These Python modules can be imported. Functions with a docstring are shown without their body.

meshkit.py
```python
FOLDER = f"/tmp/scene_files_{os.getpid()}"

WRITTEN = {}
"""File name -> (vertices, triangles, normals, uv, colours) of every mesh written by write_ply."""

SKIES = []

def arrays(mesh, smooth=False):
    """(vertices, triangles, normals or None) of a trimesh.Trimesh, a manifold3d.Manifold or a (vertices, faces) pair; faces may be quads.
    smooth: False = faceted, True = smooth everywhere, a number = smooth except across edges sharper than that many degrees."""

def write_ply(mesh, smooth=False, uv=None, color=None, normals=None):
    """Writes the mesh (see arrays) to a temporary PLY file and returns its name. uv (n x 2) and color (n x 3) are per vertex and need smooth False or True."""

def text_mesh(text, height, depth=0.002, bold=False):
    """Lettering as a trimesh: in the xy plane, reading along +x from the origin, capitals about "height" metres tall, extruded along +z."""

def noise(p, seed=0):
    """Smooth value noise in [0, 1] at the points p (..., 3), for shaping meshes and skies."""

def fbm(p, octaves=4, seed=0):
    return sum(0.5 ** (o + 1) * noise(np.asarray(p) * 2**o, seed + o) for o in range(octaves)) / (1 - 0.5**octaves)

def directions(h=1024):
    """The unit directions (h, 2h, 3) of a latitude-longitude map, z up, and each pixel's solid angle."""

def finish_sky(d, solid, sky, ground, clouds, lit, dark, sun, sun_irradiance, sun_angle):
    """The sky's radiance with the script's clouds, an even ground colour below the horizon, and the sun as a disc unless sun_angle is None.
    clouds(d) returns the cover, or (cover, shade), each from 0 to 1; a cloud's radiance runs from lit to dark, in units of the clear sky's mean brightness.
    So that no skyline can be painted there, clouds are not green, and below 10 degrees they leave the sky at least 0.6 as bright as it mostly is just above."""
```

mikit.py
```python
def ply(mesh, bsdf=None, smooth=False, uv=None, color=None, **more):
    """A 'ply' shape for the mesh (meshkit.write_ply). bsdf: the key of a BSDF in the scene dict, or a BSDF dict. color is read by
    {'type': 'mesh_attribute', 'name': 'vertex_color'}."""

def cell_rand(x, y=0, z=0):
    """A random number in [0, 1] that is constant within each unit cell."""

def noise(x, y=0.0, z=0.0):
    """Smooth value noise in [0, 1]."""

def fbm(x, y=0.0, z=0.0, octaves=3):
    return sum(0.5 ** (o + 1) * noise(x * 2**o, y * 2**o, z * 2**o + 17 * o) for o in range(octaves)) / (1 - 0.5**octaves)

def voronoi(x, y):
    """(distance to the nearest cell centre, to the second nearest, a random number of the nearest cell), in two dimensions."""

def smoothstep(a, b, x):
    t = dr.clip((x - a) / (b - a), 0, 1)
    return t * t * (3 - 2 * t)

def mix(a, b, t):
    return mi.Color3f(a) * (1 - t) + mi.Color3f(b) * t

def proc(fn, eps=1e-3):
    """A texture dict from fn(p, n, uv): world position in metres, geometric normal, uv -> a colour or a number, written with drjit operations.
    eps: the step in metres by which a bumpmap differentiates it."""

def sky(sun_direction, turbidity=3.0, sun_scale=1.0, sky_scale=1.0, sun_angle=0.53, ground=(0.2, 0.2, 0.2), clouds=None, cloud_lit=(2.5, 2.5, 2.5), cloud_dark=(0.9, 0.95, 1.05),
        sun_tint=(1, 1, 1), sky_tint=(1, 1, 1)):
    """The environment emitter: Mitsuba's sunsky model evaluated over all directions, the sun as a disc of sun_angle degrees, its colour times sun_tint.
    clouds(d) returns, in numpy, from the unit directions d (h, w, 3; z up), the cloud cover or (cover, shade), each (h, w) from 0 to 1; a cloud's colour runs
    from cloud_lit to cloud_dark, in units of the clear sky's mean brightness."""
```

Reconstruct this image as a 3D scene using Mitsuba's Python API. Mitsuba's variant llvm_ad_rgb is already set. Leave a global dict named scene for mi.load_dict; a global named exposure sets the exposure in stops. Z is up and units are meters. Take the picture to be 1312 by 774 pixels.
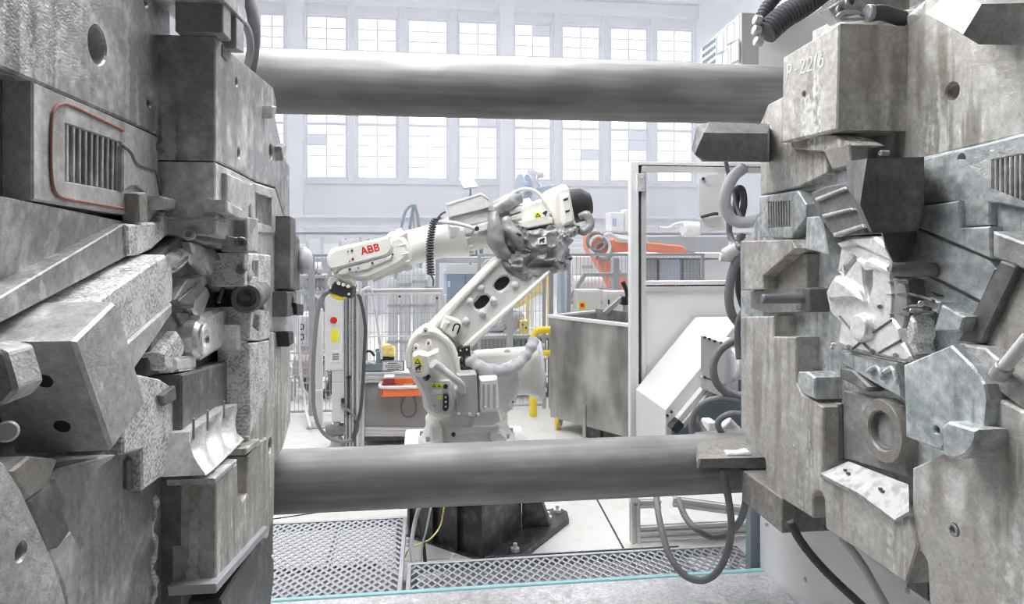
import math, random
import numpy as np, trimesh, mitsuba as mi, drjit as dr
import mapbox_earcut as earcut
import mikit, meshkit
from mikit import proc, noise, fbm, voronoi, smoothstep, mix, cell_rand

T = mi.ScalarTransform4f
scene, labels = {'type': 'scene'}, {}

# ---------------------------------------------------------------- camera, sky, large lights, exposure
EYE = np.array([0.0, 0.0, 2.0])
FOCAL, CX, CY = 875.0, 656.0, 310.0          # pixels, in the 1312 x 774 frame
YAW = math.radians(7.1)
FWD = np.array([math.sin(YAW), math.cos(YAW), 0.0])
RGT = np.array([math.cos(YAW), -math.sin(YAW), 0.0])
scene['camera'] = {
    'type': 'perspective', 'fov_axis': 'x', 'fov': math.degrees(2 * math.atan(656.0 / FOCAL)),
    'to_world': T().look_at(origin=EYE.tolist(), target=(EYE + FWD).tolist(), up=[0, 0, 1]),
    'principal_point_offset_y': (387.0 - CY) / 774.0,
    'near_clip': 0.05, 'far_clip': 200.0}
exposure = 1.45
scene['sky'] = mikit.sky([0.2, 0.75, 0.62], turbidity=4.0, sun_scale=0.0, sky_scale=1.9, ground=(0.6, 0.6, 0.6),
                         clouds=lambda d: (np.full(d.shape[:2], 1.0), np.zeros(d.shape[:2])), cloud_lit=(5.2, 5.3, 5.5))
ROOF_Z = 11.0
SKYLIGHTS = [(-7.6, 4.2, 4.2, 19.0, 1.35), (0.2, 6.0, 4.2, 19.0, 1.35), (7.4, 4.0, 4.2, 19.0, 1.35)]   # x, width, y0, y1, radiance
ADDED_LAMPS = [(-0.05, 3.3, 4.2, 2.2, 1.2, 4.4), (-0.3, 1.95, 4.2, 1.6, .6, 6.0)]     # x, y, z, length, width, radiance

# ---------------------------------------------------------------- helpers: naming
def numbered(key):
    used = key in scene or key in labels or any(k.startswith(key + '__') for k in scene)
    if not used:
        return key
    i = 1
    while f'{key}_{i:03d}' in scene or f'{key}_{i:03d}' in labels:
        i += 1
    return f'{key}_{i:03d}'

def describe(key, label=None, cat=None, group=None, kind=None):
    d = {}
    if label: d['label'] = label
    if cat: d['category'] = cat
    if group: d['group'] = group
    if kind: d['kind'] = kind
    if d: labels[key] = d
    return key

def thing(name, label, cat, group=None, kind=None):
    """a thing without a mesh of its own: the key its parts start with"""
    return describe(numbered(name), label, cat, group, kind)

NAMES = {}
def nextname(key):
    n = NAMES.get(key, 0)
    NAMES[key] = n + 1
    return key if n == 0 else f'{key}_{n:03d}'

def put(parent, name, mesh, mat, smooth=False, label=None, kind=None, to_world=None):
    """one part (or sub-part) under the key of its holder; mesh may also be a finished ply dict"""
    key = nextname(f'{parent}__{name}')
    shape = dict(mesh) if isinstance(mesh, dict) else mikit.ply(mesh, mat, smooth=smooth)
    if to_world is not None: shape['to_world'] = to_world
    scene[key] = shape
    if label or kind: describe(key, label, kind=kind)
    return key

def whole(name, mesh, mat, label, cat, group=None, kind=None, smooth=False, to_world=None):
    """a thing that is one mesh"""
    key = numbered(name)
    shape = dict(mesh) if isinstance(mesh, dict) else mikit.ply(mesh, mat, smooth=smooth)
    if to_world is not None: shape['to_world'] = to_world
    scene[key] = shape
    return describe(key, label, cat, group, kind)

def struct(name, mesh, mat, label=None, smooth=False):
    scene[name] = mikit.ply(mesh, mat, smooth=smooth)
    return describe(name, label, kind='structure')

# ---------------------------------------------------------------- helpers: measuring from the photograph
def ray(px, py):
    return FWD + RGT * ((px - CX) / FOCAL) + np.array([0, 0, -(py - CY) / FOCAL])
def on_x(px, py, X):
    r = ray(px, py); return EYE + r * (X / r[0])
def on_y(px, py, Y):
    r = ray(px, py); return EYE + r * (Y / r[1])
def on_z(px, py, Z):
    r = ray(px, py); return EYE + r * ((Z - EYE[2]) / r[2])
def scale_at(Y):
    return FOCAL / Y                            # pixels per metre, near the middle of the frame

# ---------------------------------------------------------------- helpers: meshes
def join(*ms):
    ms = [m for x in ms for m in (x if isinstance(x, (list, tuple)) else [x])]
    return trimesh.util.concatenate(ms)

def mesh_of(v, f):
    return trimesh.Trimesh(np.asarray(v, float), np.asarray(f, int), process=False)

def box(x0, x1, y0, y1, z0, z1, c=0.0):
    x0, x1 = sorted((x0, x1)); y0, y1 = sorted((y0, y1)); z0, z1 = sorted((z0, z1))
    if c <= 0:
        m = trimesh.creation.box(extents=[x1 - x0, y1 - y0, z1 - z0])
        m.apply_translation([(x0 + x1) / 2, (y0 + y1) / 2, (z0 + z1) / 2]); return m
    c = min(c, (x1 - x0) * .45, (y1 - y0) * .45, (z1 - z0) * .45)
    P = []
    for x, sx in ((x0, 1), (x1, -1)):
        for y, sy in ((y0, 1), (y1, -1)):
            for z, sz in ((z0, 1), (z1, -1)):
                P += [(x, y + sy * c, z + sz * c), (x + sx * c, y, z + sz * c), (x + sx * c, y + sy * c, z)]
    return trimesh.convex.convex_hull(np.array(P))

def hull(pts):
    return trimesh.convex.convex_hull(np.asarray(pts, float))

def area2(p):
    p = np.asarray(p); x, y = p[:, 0], p[:, 1]
    return 0.5 * float(np.sum(x * np.roll(y, -1) - y * np.roll(x, -1)))

def inset(p, c):
    """move every corner of a closed outline inwards by c (mitred, limited)"""
    p = np.asarray(p, float)
    s = 1.0 if area2(p) > 0 else -1.0
    a, b = p - np.roll(p, 1, 0), np.roll(p, -1, 0) - p
    a /= np.maximum(np.linalg.norm(a, axis=1, keepdims=True), 1e-9)
    b /= np.maximum(np.linalg.norm(b, axis=1, keepdims=True), 1e-9)
    na, nb = s * np.stack([-a[:, 1], a[:, 0]], 1), s * np.stack([-b[:, 1], b[:, 0]], 1)
    m = na + nb
    d = np.maximum(np.sum(m * na, axis=1, keepdims=True), 0.35)
    return p + m / d * c

def triangulate(rings):
    v = np.vstack(rings)
    ends = np.cumsum([len(r) for r in rings]).astype(np.uint32)
    return earcut.triangulate_float64(np.ascontiguousarray(v[:, :2]), ends).reshape(-1, 3)

AX = {'x': (1, 2, 0), 'y': (0, 2, 1), 'z': (0, 1, 2)}
def prism2(axis, rings, d0, d1, c=0.0):
    """outline rings (first the border, then holes) in the plane across `axis`, from d0 (chamfered by c) to d1"""
    i, j, k = AX[axis]
    sg = 1.0 if d1 > d0 else -1.0
    V, F, n0 = [], [], 0
    def lay(r, d):
        q = np.zeros((len(r), 3)); q[:, i] = r[:, 0]; q[:, j] = r[:, 1]; q[:, k] = d; return q
    front, mids, backs = [], [], []
    for h, r in enumerate(rings):
        r = np.asarray(r, float)
        front.append(r if c <= 0 else (inset(r, c) if h == 0 else inset(r, -c * .6))); mids.append(r)
    tri = triangulate(front)
    trib = triangulate(mids)
    n = sum(len(r) for r in mids)
    V += [lay(r, d0) for r in front]
    F.append(tri)
    V += [lay(r, d0 + sg * max(c, 0)) for r in mids]
    V += [lay(r, d1) for r in mids]
    F.append(trib[:, ::-1] + 2 * n)
    at = 0
    for r in mids:
        m = len(r); a = np.arange(m); b = (a + 1) % m
        for lv in ((0, 1) if c > 0 else (1,)):
            o, q = at + lv * n, at + (lv + 1) * n
            F.append(np.stack([a + o, b + o, b + q], 1)); F.append(np.stack([a + o, b + q, a + q], 1))
        at += m
    if c <= 0:
        F[0] = tri + n
    m = mesh_of(np.vstack(V), np.vstack(F))
    m.remove_unreferenced_vertices()
    m.merge_vertices()
    trimesh.repair.fix_normals(m, multibody=False)
    return m

def circle2(cx, cy, r, n=24, r2=None):
    t = np.arange(n) * 2 * math.pi / n
    return np.stack([cx + r * np.cos(t), cy + (r2 or r) * np.sin(t)], 1)

def outline(axis, px, plane):
    f = {'x': on_x, 'y': on_y, 'z': on_z}[axis]
    i, j, _ = AX[axis]
    return np.array([f(x, y, plane)[[i, j]] for x, y in px])

def trace(axis, px, plane, depth, c=0.004, holes=()):
    """a block whose face lies in the plane `axis` = plane, measured in pixels there, with a thickness of `depth` (signed);
    holes: (px, py, radius in metres) or a pixel outline"""
    rings = [outline(axis, px, plane)]
    for h in holes:
        if len(h) == 3 and np.isscalar(h[0]):
            o = outline(axis, [(h[0], h[1])], plane)[0]
            rings.append(circle2(o[0], o[1], h[2], 22))
        else:
            rings.append(outline(axis, h, plane))
    return prism2(axis, rings, plane, plane + depth, c)

def loft(a, b):
    """a closed body between two outlines (k x 3) with the same number of corners"""
    a, b = np.asarray(a, float), np.asarray(b, float)
    n = len(a); i = np.arange(n); j = (i + 1) % n
    def cap(p):
        nrm = np.zeros(3)
        for k in range(n): nrm += np.cross(p[k], p[(k + 1) % n])
        ax = int(np.argmax(np.abs(nrm))); keep = [q for q in range(3) if q != ax]
        return triangulate([p[:, keep]])
    F = [cap(a), cap(b)[:, ::-1] + n, np.stack([i, j, j + n], 1), np.stack([i, j + n, i + n], 1)]
    m = mesh_of(np.vstack([a, b]), np.vstack(F))
    trimesh.repair.fix_normals(m, multibody=False)
    return m

def loft_x(px, X, px2, X2):
    """block with a face outline at X and another, narrower or wider, at X2, both measured in pixels"""
    return loft([on_x(x, y, X) for x, y in px], [on_x(x, y, X2) for x, y in px2])

def basis(d):
    d = np.asarray(d, float); d = d / np.linalg.norm(d)
    u = np.cross(d, [0, 0, 1.0] if abs(d[2]) < .9 else [1.0, 0, 0]); u /= np.linalg.norm(u)
    return d, u, np.cross(d, u)

def lathe(profile, p0, axis, n=32):
    """profile [(distance along the axis, radius)...] turned about `axis` from p0"""
    d, u, w = basis(axis); p0 = np.asarray(p0, float)
    t = np.arange(n) * 2 * math.pi / n
    ring = np.cos(t)[:, None] * u + np.sin(t)[:, None] * w
    V = np.vstack([p0 + d * s + ring * max(r, 1e-5) for s, r in profile])
    F = []
    i = np.arange(n); j = (i + 1) % n
    for k in range(len(profile) - 1):
        a, b = k * n, (k + 1) * n
        F += [np.stack([i + a, j + a, j + b], 1), np.stack([i + a, j + b, i + b], 1)]
    m = mesh_of(V, np.vstack(F)); return m

def cyl(p0, p1, r, r1=None, n=24, c=0.0):
    p0, p1 = np.asarray(p0, float), np.asarray(p1, float); L = np.linalg.norm(p1 - p0); r1 = r if r1 is None else r1
    pr = [(0, 0), (0, r - c), (c, r), (L - c, r1), (L, r1 - c), (L, 0)] if c > 0 else [(0, 0), (0, r), (L, r1), (L, 0)]
    return lathe(pr, p0, p1 - p0, n)

def curve(pts, per=8):
    """a smooth path through the points"""
    P = np.asarray(pts, float); P = np.vstack([2 * P[0] - P[1], P, 2 * P[-1] - P[-2]])
    out = []
    for k in range(1, len(P) - 2):
        for t in np.arange(per) / per:
            a, b, c, d = P[k - 1:k + 3]
            out.append(.5 * (2 * b + (c - a) * t + (2 * a - 5 * b + 4 * c - d) * t * t + (3 * b - a - 3 * c + d) * t ** 3))
    out.append(P[-2]); return np.array(out)

def tube(path, r, n=10, closed=False):
    P = np.asarray(path, float); m = len(P)
    tan = np.gradient(P, axis=0) if not closed else np.roll(P, -1, 0) - np.roll(P, 1, 0)
    tan /= np.maximum(np.linalg.norm(tan, axis=1, keepdims=True), 1e-9)
    _, u, _ = basis(tan[0]); U = []
    for t in tan:
        u = u - t * np.dot(u, t); u /= np.linalg.norm(u); U.append(u)
    U = np.array(U); W = np.cross(tan, U)
    a = np.arange(n) * 2 * math.pi / n
    rr = np.broadcast_to(np.asarray(r, float), m)[:, None, None]
    V = (P[:, None] + rr * (np.cos(a)[None, :, None] * U[:, None] + np.sin(a)[None, :, None] * W[:, None])).reshape(-1, 3)
    i = np.arange(n); j = (i + 1) % n; F = []
    for k in range(m if closed else m - 1):
        A, B = k * n, ((k + 1) % m) * n
        F += [np.stack([i + A, j + A, j + B], 1), np.stack([i + A, j + B, i + B], 1)]
    if not closed:
        V = np.vstack([V, P[:1], P[-1:]])
        F += [np.stack([j, i, i * 0 + m * n], 1), np.stack([i + (m - 1) * n, j + (m - 1) * n, i * 0 + m * n + 1], 1)]
    return mesh_of(V, np.vstack(F))

def hose(pts, r, n=12, per=8):
    """a hose along pixels with a distance each: (px, py, Y)"""
    return tube(curve([on_y(x, y, Y) for x, y, Y in pts], per), r, n)

def bar(p0, p1, w, h=None, c=0.0):
    """a square bar from p0 to p1"""
    p0, p1 = np.asarray(p0, float), np.asarray(p1, float); L = np.linalg.norm(p1 - p0); h = h or w
    d, u, v = basis(p1 - p0)
    m = box(-w / 2, w / 2, -h / 2, h / 2, 0, L, c)
    M = np.eye(4); M[:3, 0], M[:3, 1], M[:3, 2], M[:3, 3] = u, v, d, p0
    m.apply_transform(M); return m

def rounded(px, r, n=4):
    """round the corners of a pixel outline"""
    p = np.asarray(px, float); out = []
    for k in range(len(p)):
        a, b, c = p[k - 1], p[k], p[(k + 1) % len(p)]
        la, lc = np.linalg.norm(a - b), np.linalg.norm(c - b)
        q = min(r, la * .45, lc * .45)
        s, e = b + (a - b) / la * q, b + (c - b) / lc * q
        for t in np.linspace(0, 1, n):
            out.append((1 - t) ** 2 * s + 2 * t * (1 - t) * b + t * t * e)
    return [tuple(x) for x in out]

def rough(m, amp, freq, seed=0, along=None):
    """push the surface in and out with noise"""
    m = m.copy(); m.merge_vertices()
    v = np.array(m.vertices)
    k = (meshkit.fbm(v * freq, 3, seed) - .5) * 2 * amp
    m.vertices = v + (m.vertex_normals if along is None else np.asarray(along)) * k[:, None]
    return m

def refine(m, edge):
    v, f = trimesh.remesh.subdivide_to_size(m.vertices, m.faces, edge, max_iter=12)
    q = mesh_of(v, f); q.merge_vertices(); return q

def text_on(text, height, p, right, up, depth=0.002, bold=True):
    """lettering standing on a face: its lower left corner at p, reading along `right`"""
    m = meshkit.text_mesh(text, height, depth, bold)
    r, u = np.asarray(right, float), np.asarray(up, float); r /= np.linalg.norm(r); u -= r * np.dot(u, r); u /= np.linalg.norm(u)
    M = np.eye(4); M[:3, 0], M[:3, 1], M[:3, 2], M[:3, 3] = r, u, np.cross(r, u), p
    m.apply_transform(M); return m

# ---------------------------------------------------------------- materials
def matte(name, rgb, rough_=.6, spec=.35, metallic=0.0, bump=None, bs=.002, **kw):
    col = {'type': 'rgb', 'value': list(rgb)} if isinstance(rgb, (tuple, list)) else rgb
    b = {'type': 'principled', 'base_color': col, 'roughness': rough_, 'specular': spec, 'metallic': metallic, **kw}
    if bump is not None:
        b = {'type': 'bumpmap', 'arbitrary': bump, 'scale': bs, 'bsdf': b}
    scene['m_' + name] = {'type': 'twosided', 'bsdf': b}
    return 'm_' + name

def worn(base, light, stain, sc=7.0, streak=1.0, seed=0.0, lo=.45, hi=.75, stain_amt=.6, drip=0.0, pf=1.0):
    """machined steel: cloudy tone, pale worn patches, run-down stains and fine speckle"""
    def fn(p, n, uv):
        x, y, z = p.x + seed, p.y - seed, p.z
        cloud = fbm(x * sc, y * sc, z * sc, 4)
        runs = fbm(x * 26 * pf, y * 26 * pf, z * 2.2 * pf, 3)
        patch = fbm(x * 17 * pf + 5, y * 17 * pf, z * 15 * pf + 3, 4)
        grain = noise(x * 420, y * 420, z * 420)
        fine = fbm(x * 90, y * 90, z * 60, 2)
        c = mix(base, light, smoothstep(lo, hi, patch * .55 + cloud * .45))
        c = mix(c, stain, smoothstep(.5, .74, runs * .65 * streak + cloud * .35) * stain_amt)
        if drip > 0:                                    # runs of release agent, in places
            zone = smoothstep(.5, .68, fbm(x * 5 + 1, y * 5, z * 1.4, 2)) * drip
            d = noise(x * 34 + 7, y * 34, z * 3.4) * .5 + noise(x * 85, y * 85, z * 9) * .3 + fine * .2
            c = mix(c, (.84, .835, .815), smoothstep(.54, .66, d) * zone)
            q = noise(x * 50 + 3, y * 50, z * 4) * .5 + noise(x * 120, y * 120, z * 12) * .3 + fine * .2
            c = mix(c, stain, smoothstep(.56, .68, q) * zone * .8)
        return c * (.6 + .46 * fine + .34 * grain)
    return proc(fn)

def fine_bump(f1=55.0, f2=260.0, w=.5):
    def fn(p, n, uv):
        return fbm(p.x * f1, p.y * f1, p.z * f1, 3) + w * noise(p.x * f2, p.y * f2, p.z * f2)
    return proc(fn)

BUMP = fine_bump()
STEEL = matte('steel', worn((.3, .297, .302), (.62, .62, .622), (.14, .132, .13), drip=.35), .42, .5, .3, BUMP, .0018)
STEEL_LIGHT = matte('steel_light', worn((.47, .465, .455), (.74, .735, .725), (.26, .245, .22), 5, seed=3.), .45, .5, .25, BUMP, .0016)
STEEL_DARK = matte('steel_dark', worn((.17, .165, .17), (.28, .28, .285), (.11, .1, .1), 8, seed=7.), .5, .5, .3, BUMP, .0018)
STEEL_BROWN = matte('steel_brown', worn((.3, .285, .265), (.46, .44, .42), (.16, .145, .13), 8, seed=11.), .5, .45, .25, BUMP, .0018)
STEEL_BLUE = matte('steel_blue', worn((.35, .395, .412), (.76, .78, .783), (.13, .16, .17), 11, .9, seed=17., lo=.3, hi=.78, drip=.4, pf=2.0), .36, .5, .3, BUMP, .0016)
STEEL_TAN = matte('steel_tan', worn((.5, .48, .452), (.76, .745, .72), (.24, .22, .19), 6, 1.15, seed=23., drip=.7), .48, .45, .2, BUMP, .0018)
def spatter(p, n, uv):
    a = fbm(p.x * 190, p.y * 190, p.z * 170, 3)
    b = fbm(p.x * 26 + 2, p.y * 26, p.z * 20, 3)
    c = mix((.34, .34, .335), (.84, .835, .82), smoothstep(.3, .62, a * .6 + b * .4))
    return c * (.85 + .25 * noise(p.x * 400, p.y * 400, p.z * 400))
SPATTER = matte('spatter', proc(spatter), .55, .4, .15, BUMP, .002)
BRIGHT = matte('bright_cavity', worn((.84, .835, .82), (.95, .945, .93), (.5, .48, .45), 9, .8, seed=31.), .3, .5, .45, BUMP, .0006)
def turned(p, n, uv):
    s = fbm(p.x * 2.5, p.y * 40, p.z * 40, 3)
    q = fbm(p.x * 5 + 9, p.y * 9, p.z * 9, 3)
    return mix((.27, .267, .267), (.39, .387, .385), smoothstep(.35, .7, s * .5 + q * .5))
def turned_rough(p, n, uv):
    return .62 + .12 * fbm(p.x * 3, p.y * 30, p.z * 30, 3)
TIEBAR = matte('tie_bar_steel', proc(turned), proc(turned_rough), .5, .6)
HOLE = matte('hole_black', (.02, .02, .02), .8, .2)
BLACK = matte('black_plastic', (.03, .03, .033), .42, .4)
RUBBER = matte('rubber', (.075, .078, .085), .5, .4)
HOSE_GREY = matte('hose_grey', (.2, .205, .215), .48, .4)
HOSE_PALE = matte('hose_pale', (.5, .51, .53), .5, .4)
CREAM = matte('robot_white', (.76, .748, .705), .38, .45)
GREYWHITE = matte('robot_grey', (.63, .63, .615), .4, .45)
WHITE = matte('white_paint', (.72, .725, .725), .4, .45)
ROBOT_MID = matte('robot_mid_grey', (.43, .43, .42), .4, .45)
LIFTED_WHITE = matte('clean_white_paint', (.86, .865, .87), .4, .45)  # lighter copy of the white paint, makes up for light falling short
PALE = matte('pale_paint', (.7, .715, .74), .45, .4)
def anodised(p, n, uv):
    return mix((.66, .66, .66), (.74, .74, .735), noise(p.x * 9, p.y * 9, p.z * 3))
ALU = matte('aluminium', proc(anodised), .38, .5, .45)
ALU_DARK = matte('slot_dark', (.06, .06, .065), .6, .3)
GALV = matte('galvanised', (.46, .475, .5), .45, .5, .4)
GRATE = matte('grating_steel', (.34, .35, .37), .45, .5, .4)
SLOT = matte('slot_grey', (.13, .13, .14), .6, .3)
RED = matte('red', (.62, .03, .03), .4, .4)
RED_DULL = matte('gasket_red', (.36, .17, .15), .7, .3)
YELLOW = matte('yellow', (.85, .66, .06), .45, .4)
YELLOW_LABEL = matte('yellow_label', (.85, .82, .1), .5, .3)
YELLOW_PALE = matte('yellow_pale', (.8, .66, .25), .55, .3)
ORANGE = matte('orange', (.8, .2, .07), .42, .4)
ORANGE_PALE = matte('orange_robot', (.86, .27, .14), .45, .4)
BLUEGREY = matte('blue_grey', (.36, .45, .56), .5, .4)
TEAL = matte('teal_paint', (.36, .62, .66), .5, .4)
SLATE = matte('slate', (.22, .27, .3), .5, .4)
AGENT = matte('release_agent', proc(lambda p, n, uv: mix((.5, .5, .505), (.72, .72, .72), smoothstep(.3, .6, fbm(p.x * 40, p.y * 40, p.z * 40, 3)))), .7, .3, 0.0, BUMP, .002)
GREY_SHEET = matte('grey_sheet', (.36, .355, .34), .5, .4)
PAPER = matte('paper', (.84, .84, .85), .7, .2)
INK = matte('ink', (.05, .05, .06), .7, .2)
BRASS = matte('brass', (.55, .43, .2), .35, .5, .7)
def leather(p, n, uv):
    return mix((.2, .205, .21), (.36, .365, .37), fbm(p.x * 14, p.y * 14, p.z * 14, 3))
LEATHER = matte('grey_cover', proc(leather), .36, .5, .15)
def rusted_plate(p, n, uv):
    s = fbm(p.x * 7, p.y * 7, p.z * 1.2, 4)
    q = fbm(p.x * 3 + 4, p.y * 3, p.z * 3, 3)
    c = mix((.19, .18, .17), (.5, .49, .46), smoothstep(.3, .72, s * .55 + q * .45))
    return c * (.85 + .25 * noise(p.x * 300, p.y * 300, p.z * 300))
BIN = matte('bin_steel', proc(rusted_plate), .45, .45, .25)
def cement(p, n, uv):
    a = fbm(p.x * 5, p.y * 5, p.z * 5, 4)
    return mix((.24, .24, .235), (.35, .35, .34), a) * (.9 + .16 * noise(p.x * 130, p.y * 130, p.z * 130))
TANK = matte('tank_grey', proc(cement), .6, .35)
def floor_fn(p, n, uv):
    a = fbm(p.x * 1.3, p.y * 1.3, 0, 4)
    b = fbm(p.x * 9, p.y * 9, 3, 3)
    c = mix((.58, .572, .55), (.7, .695, .68), a)
    c = mix(c, (.55, .51, .44), smoothstep(.58, .75, b) * .35)
    return c * (.93 + .1 * noise(p.x * 160, p.y * 160))
FLOOR = matte('floor_concrete', proc(floor_fn), .45, .4)
def plaster(p, n, uv):
    a = fbm(p.x * .6, p.y * .6, p.z * .35, 4)
    return mix((.53, .545, .595), (.64, .65, .69), a)
WALL = matte('wall_plaster', proc(plaster), .8, .2)
CEIL = matte('ceiling_paint', (.78, .775, .77), .8, .2)
PILASTER = matte('pilaster_paint', (.57, .585, .64), .8, .2)
FARWALL = matte('side_wall_paint', (.6, .61, .64), .8, .2)
GUARD = matte('guard_paint', (.06, .062, .068), .5, .4)
SASH = matte('window_frame', (.52, .55, .63), .6, .3)
BLANK = matte('window_blank', (.66, .69, .77), .6, .3)
BLACKISH = matte('pedestal_steel', worn((.06, .06, .063), (.15, .145, .14), (.035, .033, .03), 5, seed=41.), .35, .5, .4)
scene['m_glass'] = {'type': 'thindielectric', 'int_ior': 1.5}
GLASS = 'm_glass'
# ---------------------------------------------------------------- the setting: hall shell
BACK = 25.0
XL, XR, YF = -12.0, 10.2, -1.4
struct('floor', box(XL - .2, XR + .2, YF - .2, BACK + .2, -.3, 0), FLOOR, 'pale worn concrete hall floor')
struct('wall_left', box(XL - .3, XL, YF, BACK, 0, ROOF_Z), FARWALL)
struct('wall_right', box(XR, XR + .3, YF, BACK, 0, ROOF_Z), WALL)
struct('wall_front', box(XL, XR, YF - .3, YF, 0, ROOF_Z), GUARD)

# ceiling with real openings for the lamp panels
ring = np.array([[XL, YF], [XR, YF], [XR, BACK], [XL, BACK]])
holes = [np.array([[x - w / 2, y0], [x - w / 2, y1], [x + w / 2, y1], [x + w / 2, y0]]) for x, w, y0, y1, _ in SKYLIGHTS]
struct('ceiling', prism2('z', [ring] + holes, ROOF_Z, ROOF_Z + .25), CEIL)
for i, (x, w, y0, y1, rad) in enumerate(SKYLIGHTS):
    v = np.array([[x - w / 2, y0, ROOF_Z + .1], [x + w / 2, y0, ROOF_Z + .1], [x + w / 2, y1, ROOF_Z + .1], [x - w / 2, y1, ROOF_Z + .1]])
    k = f'ceiling__skylight_{i + 1:03d}'
    scene[k] = mikit.ply(mesh_of(v, [[0, 2, 1], [0, 3, 2]]), WHITE, emitter={'type': 'area', 'radiance': {'type': 'rgb', 'value': [rad, rad * 1.0, rad * 1.01]}})

# window columns: left and right pixel edge, top, sill
WIN = [(331, 364, 17, 228), (391, 444, 19, 229), (457, 509, 21, 229), (522, 574, 23, 230), (587, 638, 25, 231),
       (659, 707, 28, 232), (720, 770, 30, 232), (782, 831, 32, 233), (842, 889, 35, 234)]
wz = [(on_y(a, t, BACK), on_y(b, s, BACK)) for a, b, t, s in WIN]
zt = float(np.mean([a[2] for a, b in wz])); zs = float(np.mean([b[2] for a, b in wz]))
def window_x(k):
    a, b = wz[k]; return float(a[0]), float(b[0])
extra = [(-5.75 - 1.87 * (i + 1), -4.35 - 1.87 * (i + 1)) for i in range(2)]
spans = [window_x(k) for k in range(len(WIN))]
wall_ring = np.array([[XL, 0], [XR, 0], [XR, ROOF_Z], [XL, ROOF_Z]])
struct('wall_back', prism2('y', [wall_ring] + [np.array([[a, zs], [a, zt], [b, zt], [b, zs]]) for a, b in spans], BACK, BACK + .35), WALL)
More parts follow.
